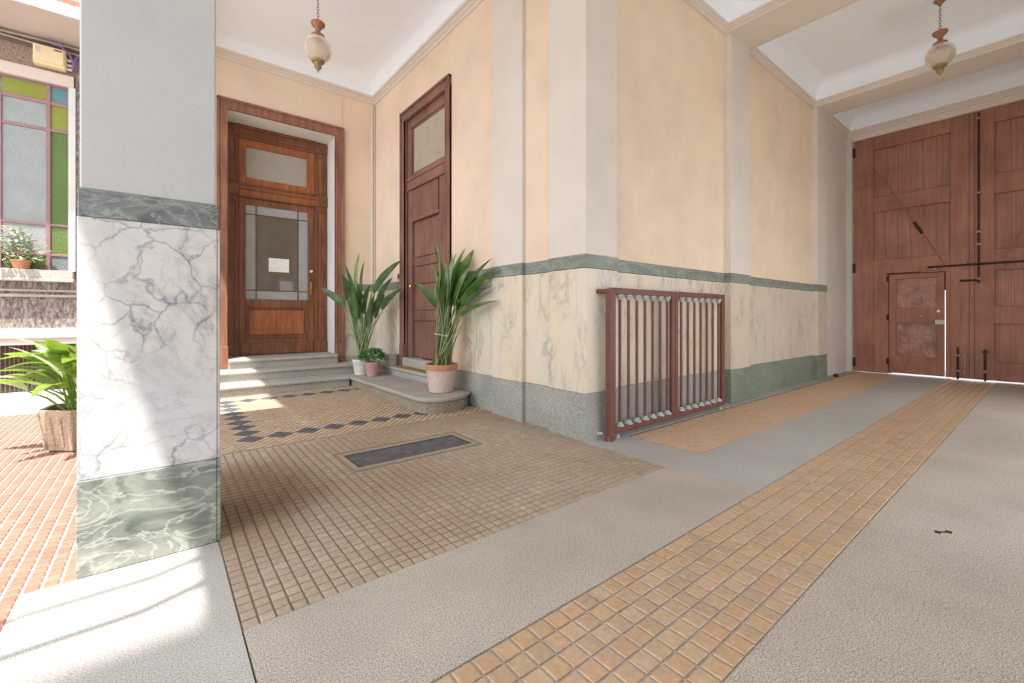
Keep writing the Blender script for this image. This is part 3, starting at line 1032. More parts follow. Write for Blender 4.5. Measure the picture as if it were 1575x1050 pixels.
# ------------------------------------------------------------------ side door
d2 = struct('door_2', 'tall reddish-brown plank door with a glass transom beside the platform', 'door', (3.1, 5.85, .49))
slab(d2, 3.0, 3.14, DY0 + .01, DY1 - .01, 0.352, 0.492, 'door_sill', 'step_stone', 0.012)
XD = 3.12
for (y0, y1) in ((5.085, 5.21), (6.49, 6.615)):
    o = MB().box(XW - .03, XW + .03, y0, y1, 0.70, 4.25, c=.004).build('surround', 'side_wood_frame', d2)
    outer = y0 if y0 < 6 else y1
    sg = 1 if y0 < 6 else -1
    MB().box(XW - .05, XW, outer, outer + sg * .035, 0.70, 4.375, c=.006).build('bead', 'side_wood_frame', o)
    MB().box(XW - .04, XW, (y1 if y0 < 6 else y0) - sg * .03, (y1 if y0 < 6 else y0), 0.70, 4.25, c=.006).build('bead', 'side_wood_frame', o)
    zb_ = 0.493 if y0 > 6 else 0.352
    MB().box(XW - .055, XW + .02, y0 - .004, y1 + .004, 0.352, 0.70, c=.006).build('plinth', 'side_wood_frame', d2)
o = MB().box(XW - .03, XW + .03, 5.1, 6.6, 4.23, 4.36, c=.004).build('surround', 'side_wood_frame', d2)
MB().box(XW - .052, XW, 5.085, 6.615, 4.342, 4.378, c=.006).build('bead', 'side_wood_frame', o)
MB().box(XW - .04, XW, 5.2, 6.5, 4.22, 4.25, c=.006).build('bead', 'side_wood_frame', o)
# inner frame: transom
fr = MB().box(XD - .03, XD + .05, 5.17, 5.30, 3.30, 4.25, c=.006).box(XD - .03, XD + .05, 6.36, 6.52, 3.30, 4.25, c=.006).box(XD - .03, XD + .05, 5.30, 6.36, 4.10, 4.25, c=.006).box(XD - .03, XD + .05, 5.30, 6.36, 3.30, 3.36, c=.006).build('transom_frame', 'side_wood_frame', d2)
MB().box(XD + .005, XD + .012, 5.30, 6.36, 3.36, 4.10).build('pane', 'glass_side', fr)
MB().box(XD - .006, XD + .01, 5.30, 5.325, 3.36, 4.10).box(XD - .006, XD + .01, 6.335, 6.36, 3.36, 4.10).box(XD - .006, XD + .01, 5.30, 6.36, 3.36, 3.385).box(XD - .006, XD + .01, 5.30, 6.36, 4.075, 4.10).build('glazing_bead', 'side_wood', fr)
tr = MB().box(XD - .035, XD + .05, 5.17, 6.52, 3.13, 3.30, c=.006).build('transom_rail', 'side_wood_frame', d2)
MB().box(XD - .055, XD - .03, 5.17, 6.52, 3.27, 3.31, c=.006).build('bead', 'side_wood_frame', tr)
MB().box(XD - .05, XD - .03, 5.17, 6.52, 3.12, 3.15, c=.006).build('bead', 'side_wood_frame', tr)
# stiles and upper panel
MB().box(XD - .02, XD + .05, 5.17, 5.50, 0.495, 3.13, c=.004).build('stile', 'side_wood', d2)
MB().box(XD - .02, XD + .05, 6.365, 6.52, 0.495, 3.13, c=.004).build('stile', 'side_wood', d2)
MB().box(XD - .01, XD + .04, 5.56, 6.365, 2.66, 3.13, c=.006).build('upper_panel', 'side_wood', d2)
MB().box(XD - .03, XD + .02, 5.50, 6.365, 2.62, 2.665, c=.006).build('drip_moulding', 'side_wood_frame', d2)
for k, (z0, z1) in enumerate(((.51, 1.066), (1.07, 1.229), (1.233, 1.64), (1.644, 1.915), (1.919, 2.06), (2.064, 2.62))):
    MB().box(XD + .03, XD + .06, 5.50, 6.365, z0 + .002, z1 - .002, c=.006).build('board', 'side_wood', d2)
MB().box(XD + .06, XD + .09, 5.17, 6.52, .495, 4.25).build('backing', 'side_wood', d2)
kb = MB().tube([(XD - .02, 6.30, 1.605), (XD - .06, 6.30, 1.605)], .012, 10).build('knob_stem', 'brass', d2)
mbk = MB()
for i in range(1):
    mbk.tube([(XD - .055, 6.30, 1.605), (XD - .065, 6.30, 1.605), (XD - .085, 6.30, 1.605), (XD - .10, 6.30, 1.605)], [.018, .032, .034, .018], 14)
mbk.build('knob', 'brass', kb, True)
MB().tube([(XD + .035, 5.93, 2.22), (XD + .024, 5.93, 2.22)], .014, 12).build('peephole', 'brass', d2)
bp = thing('bell_plate', 'small square brass bell plate on the wall left of the side door', 'doorbell', (XW, 6.72, 1.785))
MB().box(XW - .012, XW - .0005, 6.67, 6.775, 1.745, 1.84, c=.003).build('plate', 'bell_brass', bp)
MB().tube([(XW - .012, 6.722, 1.79), (XW - .02, 6.722, 1.79)], .018, 12).build('button', 'iron_dark', bp)
# conduit in the alcove corner
cd = thing('conduit', 'white cable conduit running down the alcove corner', 'conduit', (3.0, 7.7, ZD))
MB().box(2.975, 3.01, YB - .03, YB - .001, ZD, 4.93, c=.004).build('duct', 'pvc_white', cd)
MB().tube([(3.035, YB - .02, ZD), (3.035, YB - .02, 4.90)], .011, 8).build('pipe', 'moulding', cd, True)
MB().tube([(2.46, YB - .006, 4.94), (2.47, YB - .006, 4.6), (2.468, YB - .006, 4.38)], .004, 6).build('wire', 'moulding', cd)


# ------------------------------------------------------------------ carriage gate
def gate_leaf(name, label, y0, y1, stiles, panels, open_y=None):
    """leaf from y0 (low) to y1 (high); panels = list of (ya, yb, za, zb)"""
    lf = struct(name, label, 'gate', (XG, (y0 + y1) / 2, .03))
    ZT = 4.73
    rects = [(y0, y1, .03, ZT)]
    ybreaks = sorted({y0, y1} | {p for q in panels for p in q[:2]})
    zbreaks = sorted({.03, ZT} | {p for q in panels for p in q[2:]})
    # frame members: vertical stiles run full height, rails between
    for a, b in stiles:
        MB().box(XG, XG + .06, a, b, .03, ZT, c=.004).build('stile', 'gate_wood', lf)
    return lf


WY0, WY1, WZ1 = 1.298, 2.087, 1.955
L = struct('door_3', 'left leaf of the brown carriage gate with a small wicket door', 'gate', (XG, 1.8, .03))
ZT = 4.733


def gb(y0, y1, z0, z1, name, mat='gate_wood', x0=XG, x1=XG + .09, c=.006, parent=None):
    return MB().box(x0, x1, y0, y1, z0, z1, c=c).build(name, mat, parent)


gb(2.325, 2.66, .012, ZT, 'stile', parent=L)
gb(0.985, 1.225, .03, ZT, 'stile', parent=L)
gb(1.225, 2.325, 4.475, ZT, 'rail', parent=L)
gb(1.225, 2.325, 3.225, 3.52, 'rail', parent=L)
gb(1.225, 2.325, 1.962, 2.265, 'rail', parent=L)
gb(2.094, 2.325, .012, 1.962, 'wicket_jamb', parent=L)
gb(1.225, 1.287, .03, 1.962, 'wicket_jamb', parent=L)
for (z0, z1) in ((3.52, 4.475), (2.265, 3.225)):
    n = 6
    for i in range(n):
        a, b = 1.225 + (2.325 - 1.225) * i / n, 1.225 + (2.325 - 1.225) * (i + 1) / n
        gb(a + .001, b - .001, z0 - .005, z1 + .005, 'plank', 'gate_panel', XG + .058, XG + .08, .0012, L)
gb(1.2, 2.35, 1.90, 4.5, 'backing', 'gate_wood', XG + .081, XG + .096, 0, L)
gb(2.06, 2.35, .012, 1.99, 'backing', 'gate_wood', XG + .0905, XG + .10, 0, L)
gb(1.2, 1.34, 1.62, 1.99, 'backing', 'gate_wood', XG + .0905, XG + .10, 0, L)
# astragal between the leaves
gb(0.925, 0.982, .03, ZT, 'astragal', x0=XG - .012, x1=XG + .05, parent=L)
wk = MB().box(XG + .006, XG + .085, WY0 + .004, 1.405, .035, 1.952, c=.004).box(XG + .006, XG + .085, 1.982, WY1, .035, 1.952, c=.004).box(XG + .006, XG + .085, 1.405, 1.982, 1.865, 1.952, c=.004).box(XG + .006, XG + .085, 1.405, 1.982, 1.008, 1.304, c=.004).box(XG + .006, XG + .085, 1.405, 1.982, .035, .37, c=.004).build('wicket_door', 'gate_wood', L)
for (z0, z1) in ((1.30, 1.868), (.366, 1.012)):
    MB().box(XG + .055, XG + .07, 1.40, 1.986, z0, z1).build('metal_panel', 'gate_metal', wk)
MB().box(XG - .03, XG + .006, 1.30, 1.425, .985, 1.075, c=.005).build('lock_case', 'steel', wk)
MB().tube([(XG + .006, 1.375, 1.235), (XG - .03, 1.375, 1.235), (XG - .045, 1.375, 1.235)], [.012, .012, .026], 12).build('knob', 'brass', wk)
MB().box(XG - .012, XG + .004, 1.60, 1.63, 1.13, 1.15).build('keyhole', 'steel', wk)
for z in (1.88, 1.12, .26):
    MB().tube([(XG - .012, 2.10, z - .06), (XG - .012, 2.10, z + .06)], .02, 10).build('hinge', 'iron_dark', wk)
    MB().box(XG - .008, XG + .004, 2.10, 2.2, z - .018, z + .018).build('hinge_strap', 'gate_metal', wk)
MB().box(XG - .010, XG + .004, 1.62, 2.13, 1.968, 1.985).build('drip_strip', 'iron_dark', L)
# horizontal bar, vertical rod, bolts, tie rod
br = MB().tube([(XG - .045, 1.52, 2.05), (XG - .045, -0.70, 2.058)], .016, 10).build('locking_bar', 'iron_dark', L)
for y in (1.42, 1.03, .60, -.3):
    MB().box(XG - .065, XG, y - .022, y + .022, 1.995, 2.03).box(XG - .065, XG, y - .022, y + .022, 2.075, 2.11).build('keeper', 'gate_metal', br)
MB().tube([(XG - .03, 1.10, 1.775), (XG - .03, .87, 1.775)], .018, 10).build('latch', 'iron_dark', L)
MB().tube([(XG - .03, 1.125, .58), (XG - .03, 1.125, .01)], .014, 8).build('floor_bolt', 'iron_dark', L)
MB().tube([(XG - .03, 1.125, .58), (XG - .07, 1.125, .58)], .014, 8).build('bolt_knob', 'iron_dark', L)
MB().box(XG - .02, XG, 1.02, 1.06, .10, .48, c=.004).build('bolt_plate', 'gate_metal', L)
for z in (.15, .42):
    MB().box(XG - .05, XG + .002, 1.10, 1.15, z, z + .03).build('keeper', 'gate_metal', L)
td = MB().tube([(XG - .014, 2.315, 4.155), (XG - .014, 1.294, 2.09)], .008, 8).build('tie_rod', 'gate_metal', L)
MB().tube([(XG - .02, 1.712, 2.925), (XG - .02, 1.60, 2.70)], .022, 8).build('turnbuckle', 'iron_dark', td)
for (y, z) in ((2.64, 4.5), (2.64, 2.13), (2.64, .2)):
    MB().tube([(XG - .02, y, z - .09), (XG - .02, y, z + .09)], .028, 10).build('hinge', 'iron_dark', L)
gb(1.02, 1.19, 1.955, 1.975, 'strap', 'gate_metal', XG - .008, XG, .002, L)

Rf = struct('door_4', 'right leaf of the brown carriage gate at the frame edge', 'gate', (XG, .07, .03))
gb(0.68, 0.922, .03, ZT, 'stile', parent=Rf)
gb(-0.78, -0.44, .012, ZT, 'stile', parent=Rf)
for (z0, z1) in ((4.477, ZT), (3.245, 3.58), (1.935, 2.295), (1.01, 1.31), (.03, .35)):
    gb(-0.44, 0.68, z0, z1, 'rail', parent=Rf)
for (z0, z1) in ((3.58, 4.477), (2.295, 3.245), (1.31, 1.935), (.35, 1.01)):
    for i in range(6):
        a, b = -.44 + 1.12 * i / 6, -.44 + 1.12 * (i + 1) / 6
        gb(a + .001, b - .001, z0 - .005, z1 + .005, 'plank', 'gate_panel', XG + .058, XG + .08, .0012, Rf)
gb(-.5, .75, .03, ZT, 'backing', 'gate_wood', XG + .081, XG + .096, 0, Rf)
MB().tube([(XG - .03, .868, 4.70), (XG - .03, .868, 1.72)], .013, 8).build('long_bolt', 'iron_dark', Rf)
for z in (4.6, 3.3, 2.62, 2.4, 1.8):
    MB().box(XG - .045, XG + .002, .84, .896, z - .018, z + .018).build('keeper', 'gate_metal', Rf)
MB().tube([(XG - .03, .79, .56), (XG - .03, .79, .012)], .014, 8).build('floor_bolt', 'iron_dark', Rf)
MB().tube([(XG - .03, .83, .52), (XG - .03, .75, .52)], .012, 8).build('bolt_knob', 'iron_dark', Rf)
MB().box(XG - .05, XG + .002, .765, .815, .16, .20).build('keeper', 'gate_metal', Rf)
td = MB().tube([(XG - .014, -.43, 4.155), (XG - .014, .606, 2.10)], .008, 8).build('tie_rod', 'gate_metal', Rf)
MB().tube([(XG - .02, .17, 2.925), (XG - .02, .28, 2.70)], .022, 8).build('turnbuckle', 'iron_dark', td)

# ------------------------------------------------------------------ folded iron gate against the dado
ig = thing('iron_gate', 'red-brown folded iron gate with round bars standing against the marble dado', 'gate', (4.3, 2.6, 0))
Y0, Y1 = 2.575, 2.615
pst = MB().box(3.212, 3.255, Y0 - .02, Y1 + .005, .03, 1.40, c=.006).build('post', 'iron_paint', ig)
MB().lathe(3.233, 2.592, [(.045, 0.0), (.045, .012), (.028, .03), (.024, .05)], 14).build('pivot_foot', 'iron_paint', pst)
MB().tube([(3.233, 2.60, 1.375), (3.19, 2.64, 1.375), (3.17, 2.682, 1.375)], .022, 10).build('wall_pivot', 'iron_paint', pst)
MB().tube([(3.20, 2.64, .06), (3.17, 2.682, .06)], .014, 8).build('wall_pivot', 'collar_grey', pst)


def panel_gate(x0, x1, bars):
    MB().box(x0, x0 + .055, Y0, Y1, .05, 1.41, c=.005).build('stile', 'iron_paint', ig)
    MB().box(x1 - .06, x1, Y0, Y1, .05, 1.41, c=.005).build('stile', 'iron_paint', ig)
    MB().box(x0 + .055, x1 - .06, Y0, Y1, 1.352, 1.41, c=.005).build('top_rail', 'iron_paint', ig)
    MB().box(x0 + .055, x1 - .06, Y0, Y1, .05, .11, c=.005).build('bottom_rail', 'iron_paint', ig)
    for i in range(bars):
        x = x0 + .055 + (x1 - x0 - .115) * (i + .62) / (bars + .1)
        b = MB().tube([(x, 2.595, .11), (x, 2.595, 1.352)], .0135, 10).build('bar', 'iron_paint', ig, True)
        MB().lathe(x, 2.595, [(.045, .1105), (.045, .118), (.030, .135), (.020, .15)], 12).build('collar', 'collar_grey', b, True)
        MB().lathe(x, 2.595, [(.016, 1.30), (.026, 1.318), (.036, 1.34), (.036, 1.3515)], 12).build('collar', 'collar_grey', b, True)


panel_gate(3.258, 4.325, 7)
panel_gate(4.332, 5.445, 7)
for x in (3.36, 5.36):
    MB().lathe(x, 2.595, [(.022, .002), (.022, .03), (.012, .035), (.012, .052)], 10).build('foot', 'collar_grey', ig)

# ------------------------------------------------------------------ floor grate
gr = thing('floor_grate', 'dark rectangular floor grate set in the tan tiles', 'grate', (1.67, 3.445, zf(3.4)))
zg = zf(3.445) + .001
x0, x1, y0, y1 = GR
MB().box(x0, x1, y0, y0 + .045, zg - .06, zg).box(x0, x1, y1 - .045, y1, zg - .06, zg).box(x0, x0 + .04, y0 + .045, y1 - .045, zg - .06, zg).box(x1 - .04, x1, y0 + .045, y1 - .045, zg - .06, zg).build('frame', 'grate_frame', gr)
MB().box(x0 + .04, x1 - .04, y0 + .045, y1 - .045, zg - .075, zg - .022).build('pit', 'grate_pit', gr)
ix0, ix1, iy0, iy1 = x0 + .042, x1 - .042, y0 + .047, y1 - .047
mb = MB()
k = ix0 - iy1
sp = .019
c_ = ix0 + iy0
while c_ < ix1 + iy1:
    # line x + y = c
    w = .0065
    q = clip([(c_ - iy0 - 1 - w, iy0 + 1), (c_ - iy0 - 1 + w, iy0 + 1), (c_ - iy0 + 1 + w, iy0 - 1), (c_ - iy0 + 1 - w, iy0 - 1)], ix0, ix1, iy0, iy1)
    if len(q) >= 3:
        mb.prism(q[::-1], zg - .02, zg - .004)
    c_ += sp
mb.build('bars', 'grate_bar', gr, kind='stuff')
MB().box(ix0, ix1, iy0, iy0 + .012, zg - .02, zg - .002).box(ix0, ix1, iy1 - .012, iy1, zg - .02, zg - .002).box(ix0, ix0 + .012, iy0, iy1, zg - .02, zg - .002).box(ix1 - .012, ix1, iy0, iy1, zg - .02, zg - .002).build('rim', 'iron_dark', gr)
fh = thing('floor_fitting', 'small dark metal fitting sunk in the concrete floor at right', 'fitting', (3.25, .383, 0))
MB().box(3.212, 3.242, .388, .412, -.01, .0018).build('lug', 'iron_dark', fh)
MB().box(3.259, 3.29, .352, .378, -.01, .0018).build('lug', 'iron_dark', fh)
MB().box(3.238, 3.264, .374, .392, -.01, .001).build('plate', 'grate_bar', fh)
ds = thing('door_stop', 'small black door stop on the floor by the wall end', 'doorstop', (9.93, 2.62, 0))
MB().lathe(9.93, 2.62, [(.04, 0), (.045, .02), (.035, .05), (.015, .06)], 12).build('rubber', 'iron_dark', ds, True)


# ------------------------------------------------------------------ lanterns
def lantern(x, y, zc, ztop, label):
    t = thing('hanging_lantern', label, 'lantern', (x, y, zc), group='hanging glass lanterns')
    g = .148
    cap = MB().lathe(x, y, [(.012, zc + .305), (.072, zc + .30), (.078, zc + .285), (.066, zc + .262), (.034, zc + .235), (.026, zc + .205), (.03, zc + .175), (.042, zc + .165)], 24).build('cap', 'lantern_bronze', t, True)
    MB().lathe(x, y, [(.05, zc + .17), (.068, zc + .16), (.074, zc + .145), (.066, zc + .13), (.05, zc + .125)], 24).build('collar', 'lantern_bronze', t, True)
    prof = [(.055, zc + .135)]
    for i in range(1, 16):
        a = math.pi / 2 - math.pi * (i + 1.6) / 19.2
        prof.append((g * math.cos(a), zc + g * 1.0 * math.sin(a)))
    gl = MB().lathe(x, y, prof, 32, cap=False).build('glass_globe', 'globe_glass', t, True)
    MB().lathe(x, y, [(.02, zc - .06), (.03, zc), (.028, zc + .05), (.012, zc + .08)], 14).build('bulb', 'ceramic_white', gl, True)
    MB().lathe(x, y, [(.066, zc - .128), (.074, zc - .137), (.066, zc - .152), (.04, zc - .16), (.036, zc - .18), (.042, zc - .20), (.03, zc - .225), (.012, zc - .24), (.007, zc - .262), (.001, zc - .27)], 20).build('finial', 'lantern_antique', t, True)
    z = zc + .32
    i = 0
    while z < ztop - .03:
        MB().torus((x, y, z), .0115, .0035, 'x' if i % 2 else 'y', 12, 6, 1.9).build('chain_link', 'chain_metal', t, True)
        z += .036
        i += 1
    MB().lathe(x, y, [(.012, ztop - .07), (.03, ztop - .05), (.06, ztop - .02), (.065, ztop)], 20).build('ceiling_rose', 'lantern_bronze', t, True)


lantern(1.42, 5.303, 4.195, 5.279, 'amber frosted glass lantern hanging in the alcove before the glazed door')
lantern(7.81, 0.947, 4.49, 5.199, 'frosted glass lantern hanging in the passage near the carriage gate')


# ------------------------------------------------------------------ plants
def blade(mb, base, dirv, up, length, width, bend=0.3, fold=0.35, n=9, shape=None, twist=0.0):
    """leaf blade: strip of three vertices across, creased along the midrib"""
    d = Vector(dirv).normalized()
    up = Vector(up)
    side = d.cross(up)
    if side.length < 1e-4:
        side = d.cross(Vector((1, .2, 0)))
    side.normalize()
    nrm = side.cross(d).normalized()
    p = Vector(base)
    vs, fs = [], []
    st = length / n
    for i in range(n + 1):
        t = i / n
        w = (shape(t) if shape else math.sin(math.pi * min(1, t ** .8)) ** .75) * width / 2
        w = max(w, .0015)
        a = twist * t
        s2_ = side * math.cos(a) + nrm * math.sin(a)
        n2_ = nrm * math.cos(a) - side * math.sin(a)
        vs += [p - s2_ * w * math.cos(fold) + n2_ * w * math.sin(fold), p.copy(), p + s2_ * w * math.cos(fold) + n2_ * w * math.sin(fold)]
        dd = (d - nrm * (bend * t)).normalized()
        p = p + dd * st
        nrm = side.cross(dd).normalized() if False else nrm
    for i in range(n):
        for j in (0, 1):
            fs.append((i * 3 + j, i * 3 + j + 1, (i + 1) * 3 + j + 1, (i + 1) * 3 + j))
    mb.add(vs, fs)


RV = Vector((0.77907, -0.62694, 0))    # to the right as seen from the courtyard mouth
DV = Vector((0.62694, 0.77907, 0))


def keep_in(p):
    """the plants lean away from the walls towards the open floor"""
    k = min(1.0, 2.93 / p.x, 7.52 / p.y)
    return Vector((p.x * k, p.y * k, H + (p.z - H) * k))


def strelitzia(t, base, specs, mats, rng):
    """specs: (side offset, depth offset, height of blade base, tip side, tip height, blade width, stalk lean)"""
    base = Vector(base)
    for (s1, dp, h1, s2v, h2, w, m) in specs:
        b0 = base + RV * (rng.uniform(-.07, .07)) + DV * rng.uniform(-.07, .07)
        p1 = keep_in(base + RV * s1 + DV * dp + Vector((0, 0, h1)))
        tip = keep_in(base + RV * s2v + DV * (dp * 1.35) + Vector((0, 0, h2)))
        mid = b0.lerp(p1, .5) + Vector((0, 0, h1 * .06)) - (RV * s1 + DV * dp) * .12
        path = []
        for i in range(9):
            u = i / 8
            path.append(b0 * (1 - u) ** 2 + mid * 2 * u * (1 - u) + p1 * u ** 2)
        MB().tube(path, [.012 - .0065 * i / 8 for i in range(9)], 6).build('stalk', 'stem_green', t, True)
        d = tip - p1
        L = d.length
        sgn = 1 if s2v - s1 >= 0 else -1
        upv = Vector((0, 0, 1)) if abs(d.normalized().z) < .8 else -RV * sgn
        upv = upv + DV * rng.uniform(-.9, .2)
        mb = MB()
        blade(mb, p1, d + upv.normalized() * .10 * L, upv, L * 1.02, w * 1.25, .22, .42, 10, None, rng.uniform(-.5, .5))
        mb.build('leaf', m, t, True)


rng = random.Random(3)


def pot_body(t, x, y, z, r0, r1, h, mat, rim=None, rimh=.06, lip=.012):
    MB().lathe(x, y, [(r0 - .012, z), (r0, z + .006), (r1 - lip, z + h - rimh), (r1 - lip, z + h - rimh + .002)] if rim else [(r0 - .008, z), (r0, z + .006), (r1 - lip * .3, z + h - .05), (r1, z + h - .045), (r1 + .003, z + h - .02), (r1, z + h), (r1 - .018, z + h), (r1 - .022, z + h - .045)], 36, cap=not False).build('pot', mat, t, True)
    if rim:
        MB().lathe(x, y, [(r1 - lip, z + h - rimh), (r1, z + h - rimh + .004), (r1 + .004, z + h - .006), (r1, z + h), (r1 - .02, z + h), (r1 - .024, z + h - .03)], 36, cap=False).build('rim', rim, t, True)
    MB().lathe(x, y, [(.001, z + h - .03), (r1 - .021, z + h - .028)], 28, cap=False).build('soil', 'soil', t)


# big plant on the platform
bx, by, bz = 2.735, 4.80, ZS1 - .003
p1 = thing('potted_strelitzia', 'tall bird-of-paradise plant in a large pale terracotta pot on the rounded platform', 'potted plant', (bx, by, bz), group='bird-of-paradise plants')
pot_body(p1, bx, by, bz + .001, .148, .198, .345, 'terracotta_pale', 'terracotta_rim', .07)
G, C_, F_ = 'leaf_green', 'leaf_cool', 'leaf_fresh'
specs = [(-.03, .0, .92, -.07, 1.57, .12, G), (.02, .10, .95, -.12, 1.50, .11, C_), (.12, .0, .88, .30, 1.46, .13, G), (.16, .12, .92, .38, 1.48, .12, G),
         (.10, -.08, .80, .20, 1.38, .14, C_), (.22, .02, .80, .60, 1.37, .13, G), (.26, -.06, .74, .66, 1.20, .14, F_), (.28, .08, .80, .68, 1.26, .15, C_),
         (.26, -.10, .62, .70, .82, .15, G), (-.06, -.05, .72, -.32, 1.05, .17, C_), (.0, .08, .62, -.06, 1.18, .13, C_), (.10, .02, .60, .16, 1.10, .14, G),
         (.20, .06, .66, .45, 1.02, .15, F_), (.30, .02, .74, .62, 1.02, .14, C_), (.06, -.04, .70, .05, 1.30, .12, G), (-.02, .05, .80, -.14, 1.28, .10, G),
         (.17, -.08, .72, .36, 1.22, .13, G), (.08, .06, .78, .14, 1.42, .11, C_)]
for i in range(10):
    s1_ = rng.uniform(-.04, .26)
    h1_ = rng.uniform(.55, .85)
    specs.append((s1_, rng.uniform(-.12, .14), h1_, s1_ * 2.1 + rng.uniform(-.08, .08), h1_ + rng.uniform(.34, .58), rng.uniform(.09, .13), rng.choice((G, C_, G))))
strelitzia(p1, (bx, by, bz + .31), specs, None, rng)
for i in range(9):
    a = rng.uniform(0, 6.28)
    rr = rng.uniform(.02, .09)
    b0 = Vector((bx + rr * math.cos(a), by + rr * math.sin(a), bz + .315))
    mb = MB()
    blade(mb, b0, (math.cos(a) * .35, math.sin(a) * .35, 1), RV, rng.uniform(.14, .24), .05, .2, .6, 6)
    mb.build('dry_sheath', 'sheath_brown', p1, True)
for i in range(14):
    b0 = Vector((bx, by, bz + .315)) + RV * rng.uniform(-.09, .06) + DV * rng.uniform(-.07, .07)
    tp = Vector((bx, by, bz + .315)) + RV * rng.uniform(-.05, .35) + DV * rng.uniform(-.1, .1) + Vector((0, 0, rng.uniform(.6, .85)))
    tp = keep_in(tp)
    MB().tube([b0, b0.lerp(tp, .5) + Vector((0, 0, .05)), tp], [.011, .008, .004], 6).build('stalk', 'stem_green', p1, True)
MB().tube([Vector((bx, by, bz + .72)) + RV * -.07 - DV * .09, Vector((bx, by, bz + .69)) + RV * .1 - DV * .11], .004, 5).build('twine', 'twine', p1)

# second strelitzia in the white pot
wx, wy, wz = 2.515, 6.95, ZS1 - .003
p2_ = thing('potted_strelitzia', 'bird-of-paradise plant in a white pot in the alcove corner, partly behind a bush', 'potted plant', (wx, wy, wz), group='bird-of-paradise plants')
pot_body(p2_, wx, wy, wz + .001, .10, .135, .25, 'ceramic_white')
specs = [(-.06, 0, 1.05, -.02, 1.72, .13, G), (-.14, .02, 1.0, -.28, 1.54, .09, C_), (-.24, .0, .95, -.34, 1.42, .20, C_), (.02, .0, .95, .05, 1.58, .16, C_),
         (.20, .0, 1.05, .62, 1.62, .20, C_), (-.26, -.04, .82, -.60, 1.16, .16, C_), (.26, -.02, .80, .50, 1.32, .19, C_), (.34, .0, .80, .66, 1.18, .24, C_),
         (.16, -.08, .62, .22, 1.12, .10, F_), (.05, .06, .72, .12, 1.22, .2, C_), (-.05, -.05, .65, -.1, 1.15, .18, C_), (.22, .05, .66, .36, 1.06, .2, C_), (-.1, .05, .78, -.12, 1.3, .14, C_), (.1, .02, .5, .16, .86, .16, C_)]
for i in range(8):
    s1_ = rng.uniform(-.2, .28)
    h1_ = rng.uniform(.5, .85)
    specs.append((s1_, rng.uniform(-.12, .08), h1_, s1_ * 1.6 + rng.uniform(-.08, .08), h1_ + rng.uniform(.3, .5), rng.uniform(.1, .16), rng.choice((G, C_, C_))))
strelitzia(p2_, (wx, wy, wz + .22), specs, None, rng)
for i in range(12):
    b0 = Vector((wx, wy, wz + .225)) + RV * rng.uniform(-.06, .06) + DV * rng.uniform(-.05, .05)
    tp = Vector((wx, wy, wz + .225)) + RV * rng.uniform(-.22, .34) + DV * rng.uniform(-.08, .08) + Vector((0, 0, rng.uniform(.6, .95)))
    tp = keep_in(tp)
    MB().tube([b0, b0.lerp(tp, .5) + Vector((0, 0, .06)), tp], [.010, .008, .005], 6).build('stalk', 'stem_green', p2_, True)

# bushy plant in the pink pot
qx, qy, qz = 2.60, 6.70, ZS1 - .003
p3 = thing('potted_bush', 'low bushy green plant in a small pink terracotta pot', 'potted plant', (qx, qy, qz))
pot_body(p3, qx, qy, qz + .001, .082, .118, .225, 'terracotta_pink')
mb = MB()
for i in range(420):
    a, b_ = rng.uniform(0, 6.283), math.acos(rng.uniform(-.35, 1))
    rad = rng.uniform(.6, 1.0)
    p = Vector((qx + .185 * rad * math.sin(b_) * math.cos(a), qy + .185 * rad * math.sin(b_) * math.sin(a), qz + .30 + .11 * rad * math.cos(b_)))
    d = Vector((math.sin(b_) * math.cos(a), math.sin(b_) * math.sin(a), math.cos(b_) + rng.uniform(-.6, .5)))
    blade(mb, p, d, Vector((rng.uniform(-.5, .5), rng.uniform(-.5, .5), 1)), rng.uniform(.04, .065), rng.uniform(.03, .045), .3, .2, 3)
mb.build('foliage', 'leaf_bush', p3, kind='stuff')
for i in range(14):
    a = rng.uniform(0, 6.283)
    MB().tube([(qx, qy, qz + .19), (qx + .12 * math.cos(a), qy + .12 * math.sin(a), qz + .33)], .003, 5).build('stem', 'stem_green', p3)
bk = thing('basket_pot', 'small empty grey woven pot behind the plants in the corner', 'pot', (2.95, 6.76, .35))
MB().lathe(2.95, 6.76, [(.078, .351), (.084, .36), (.088, .41), (.092, .412), (.092, .43), (.088, .432), (.091, .46), (.095, .462), (.095, .482), (.091, .484), (.093, .50), (.097, .505), (.097, .52), (.085, .52), (.075, .40)], 28).build('woven_wall', 'basket_grey', bk, True)
MB().torus((2.95, 6.76, .52), .091, .007, 'z', 28, 6).build('woven_rim', 'basket_grey', bk, True)

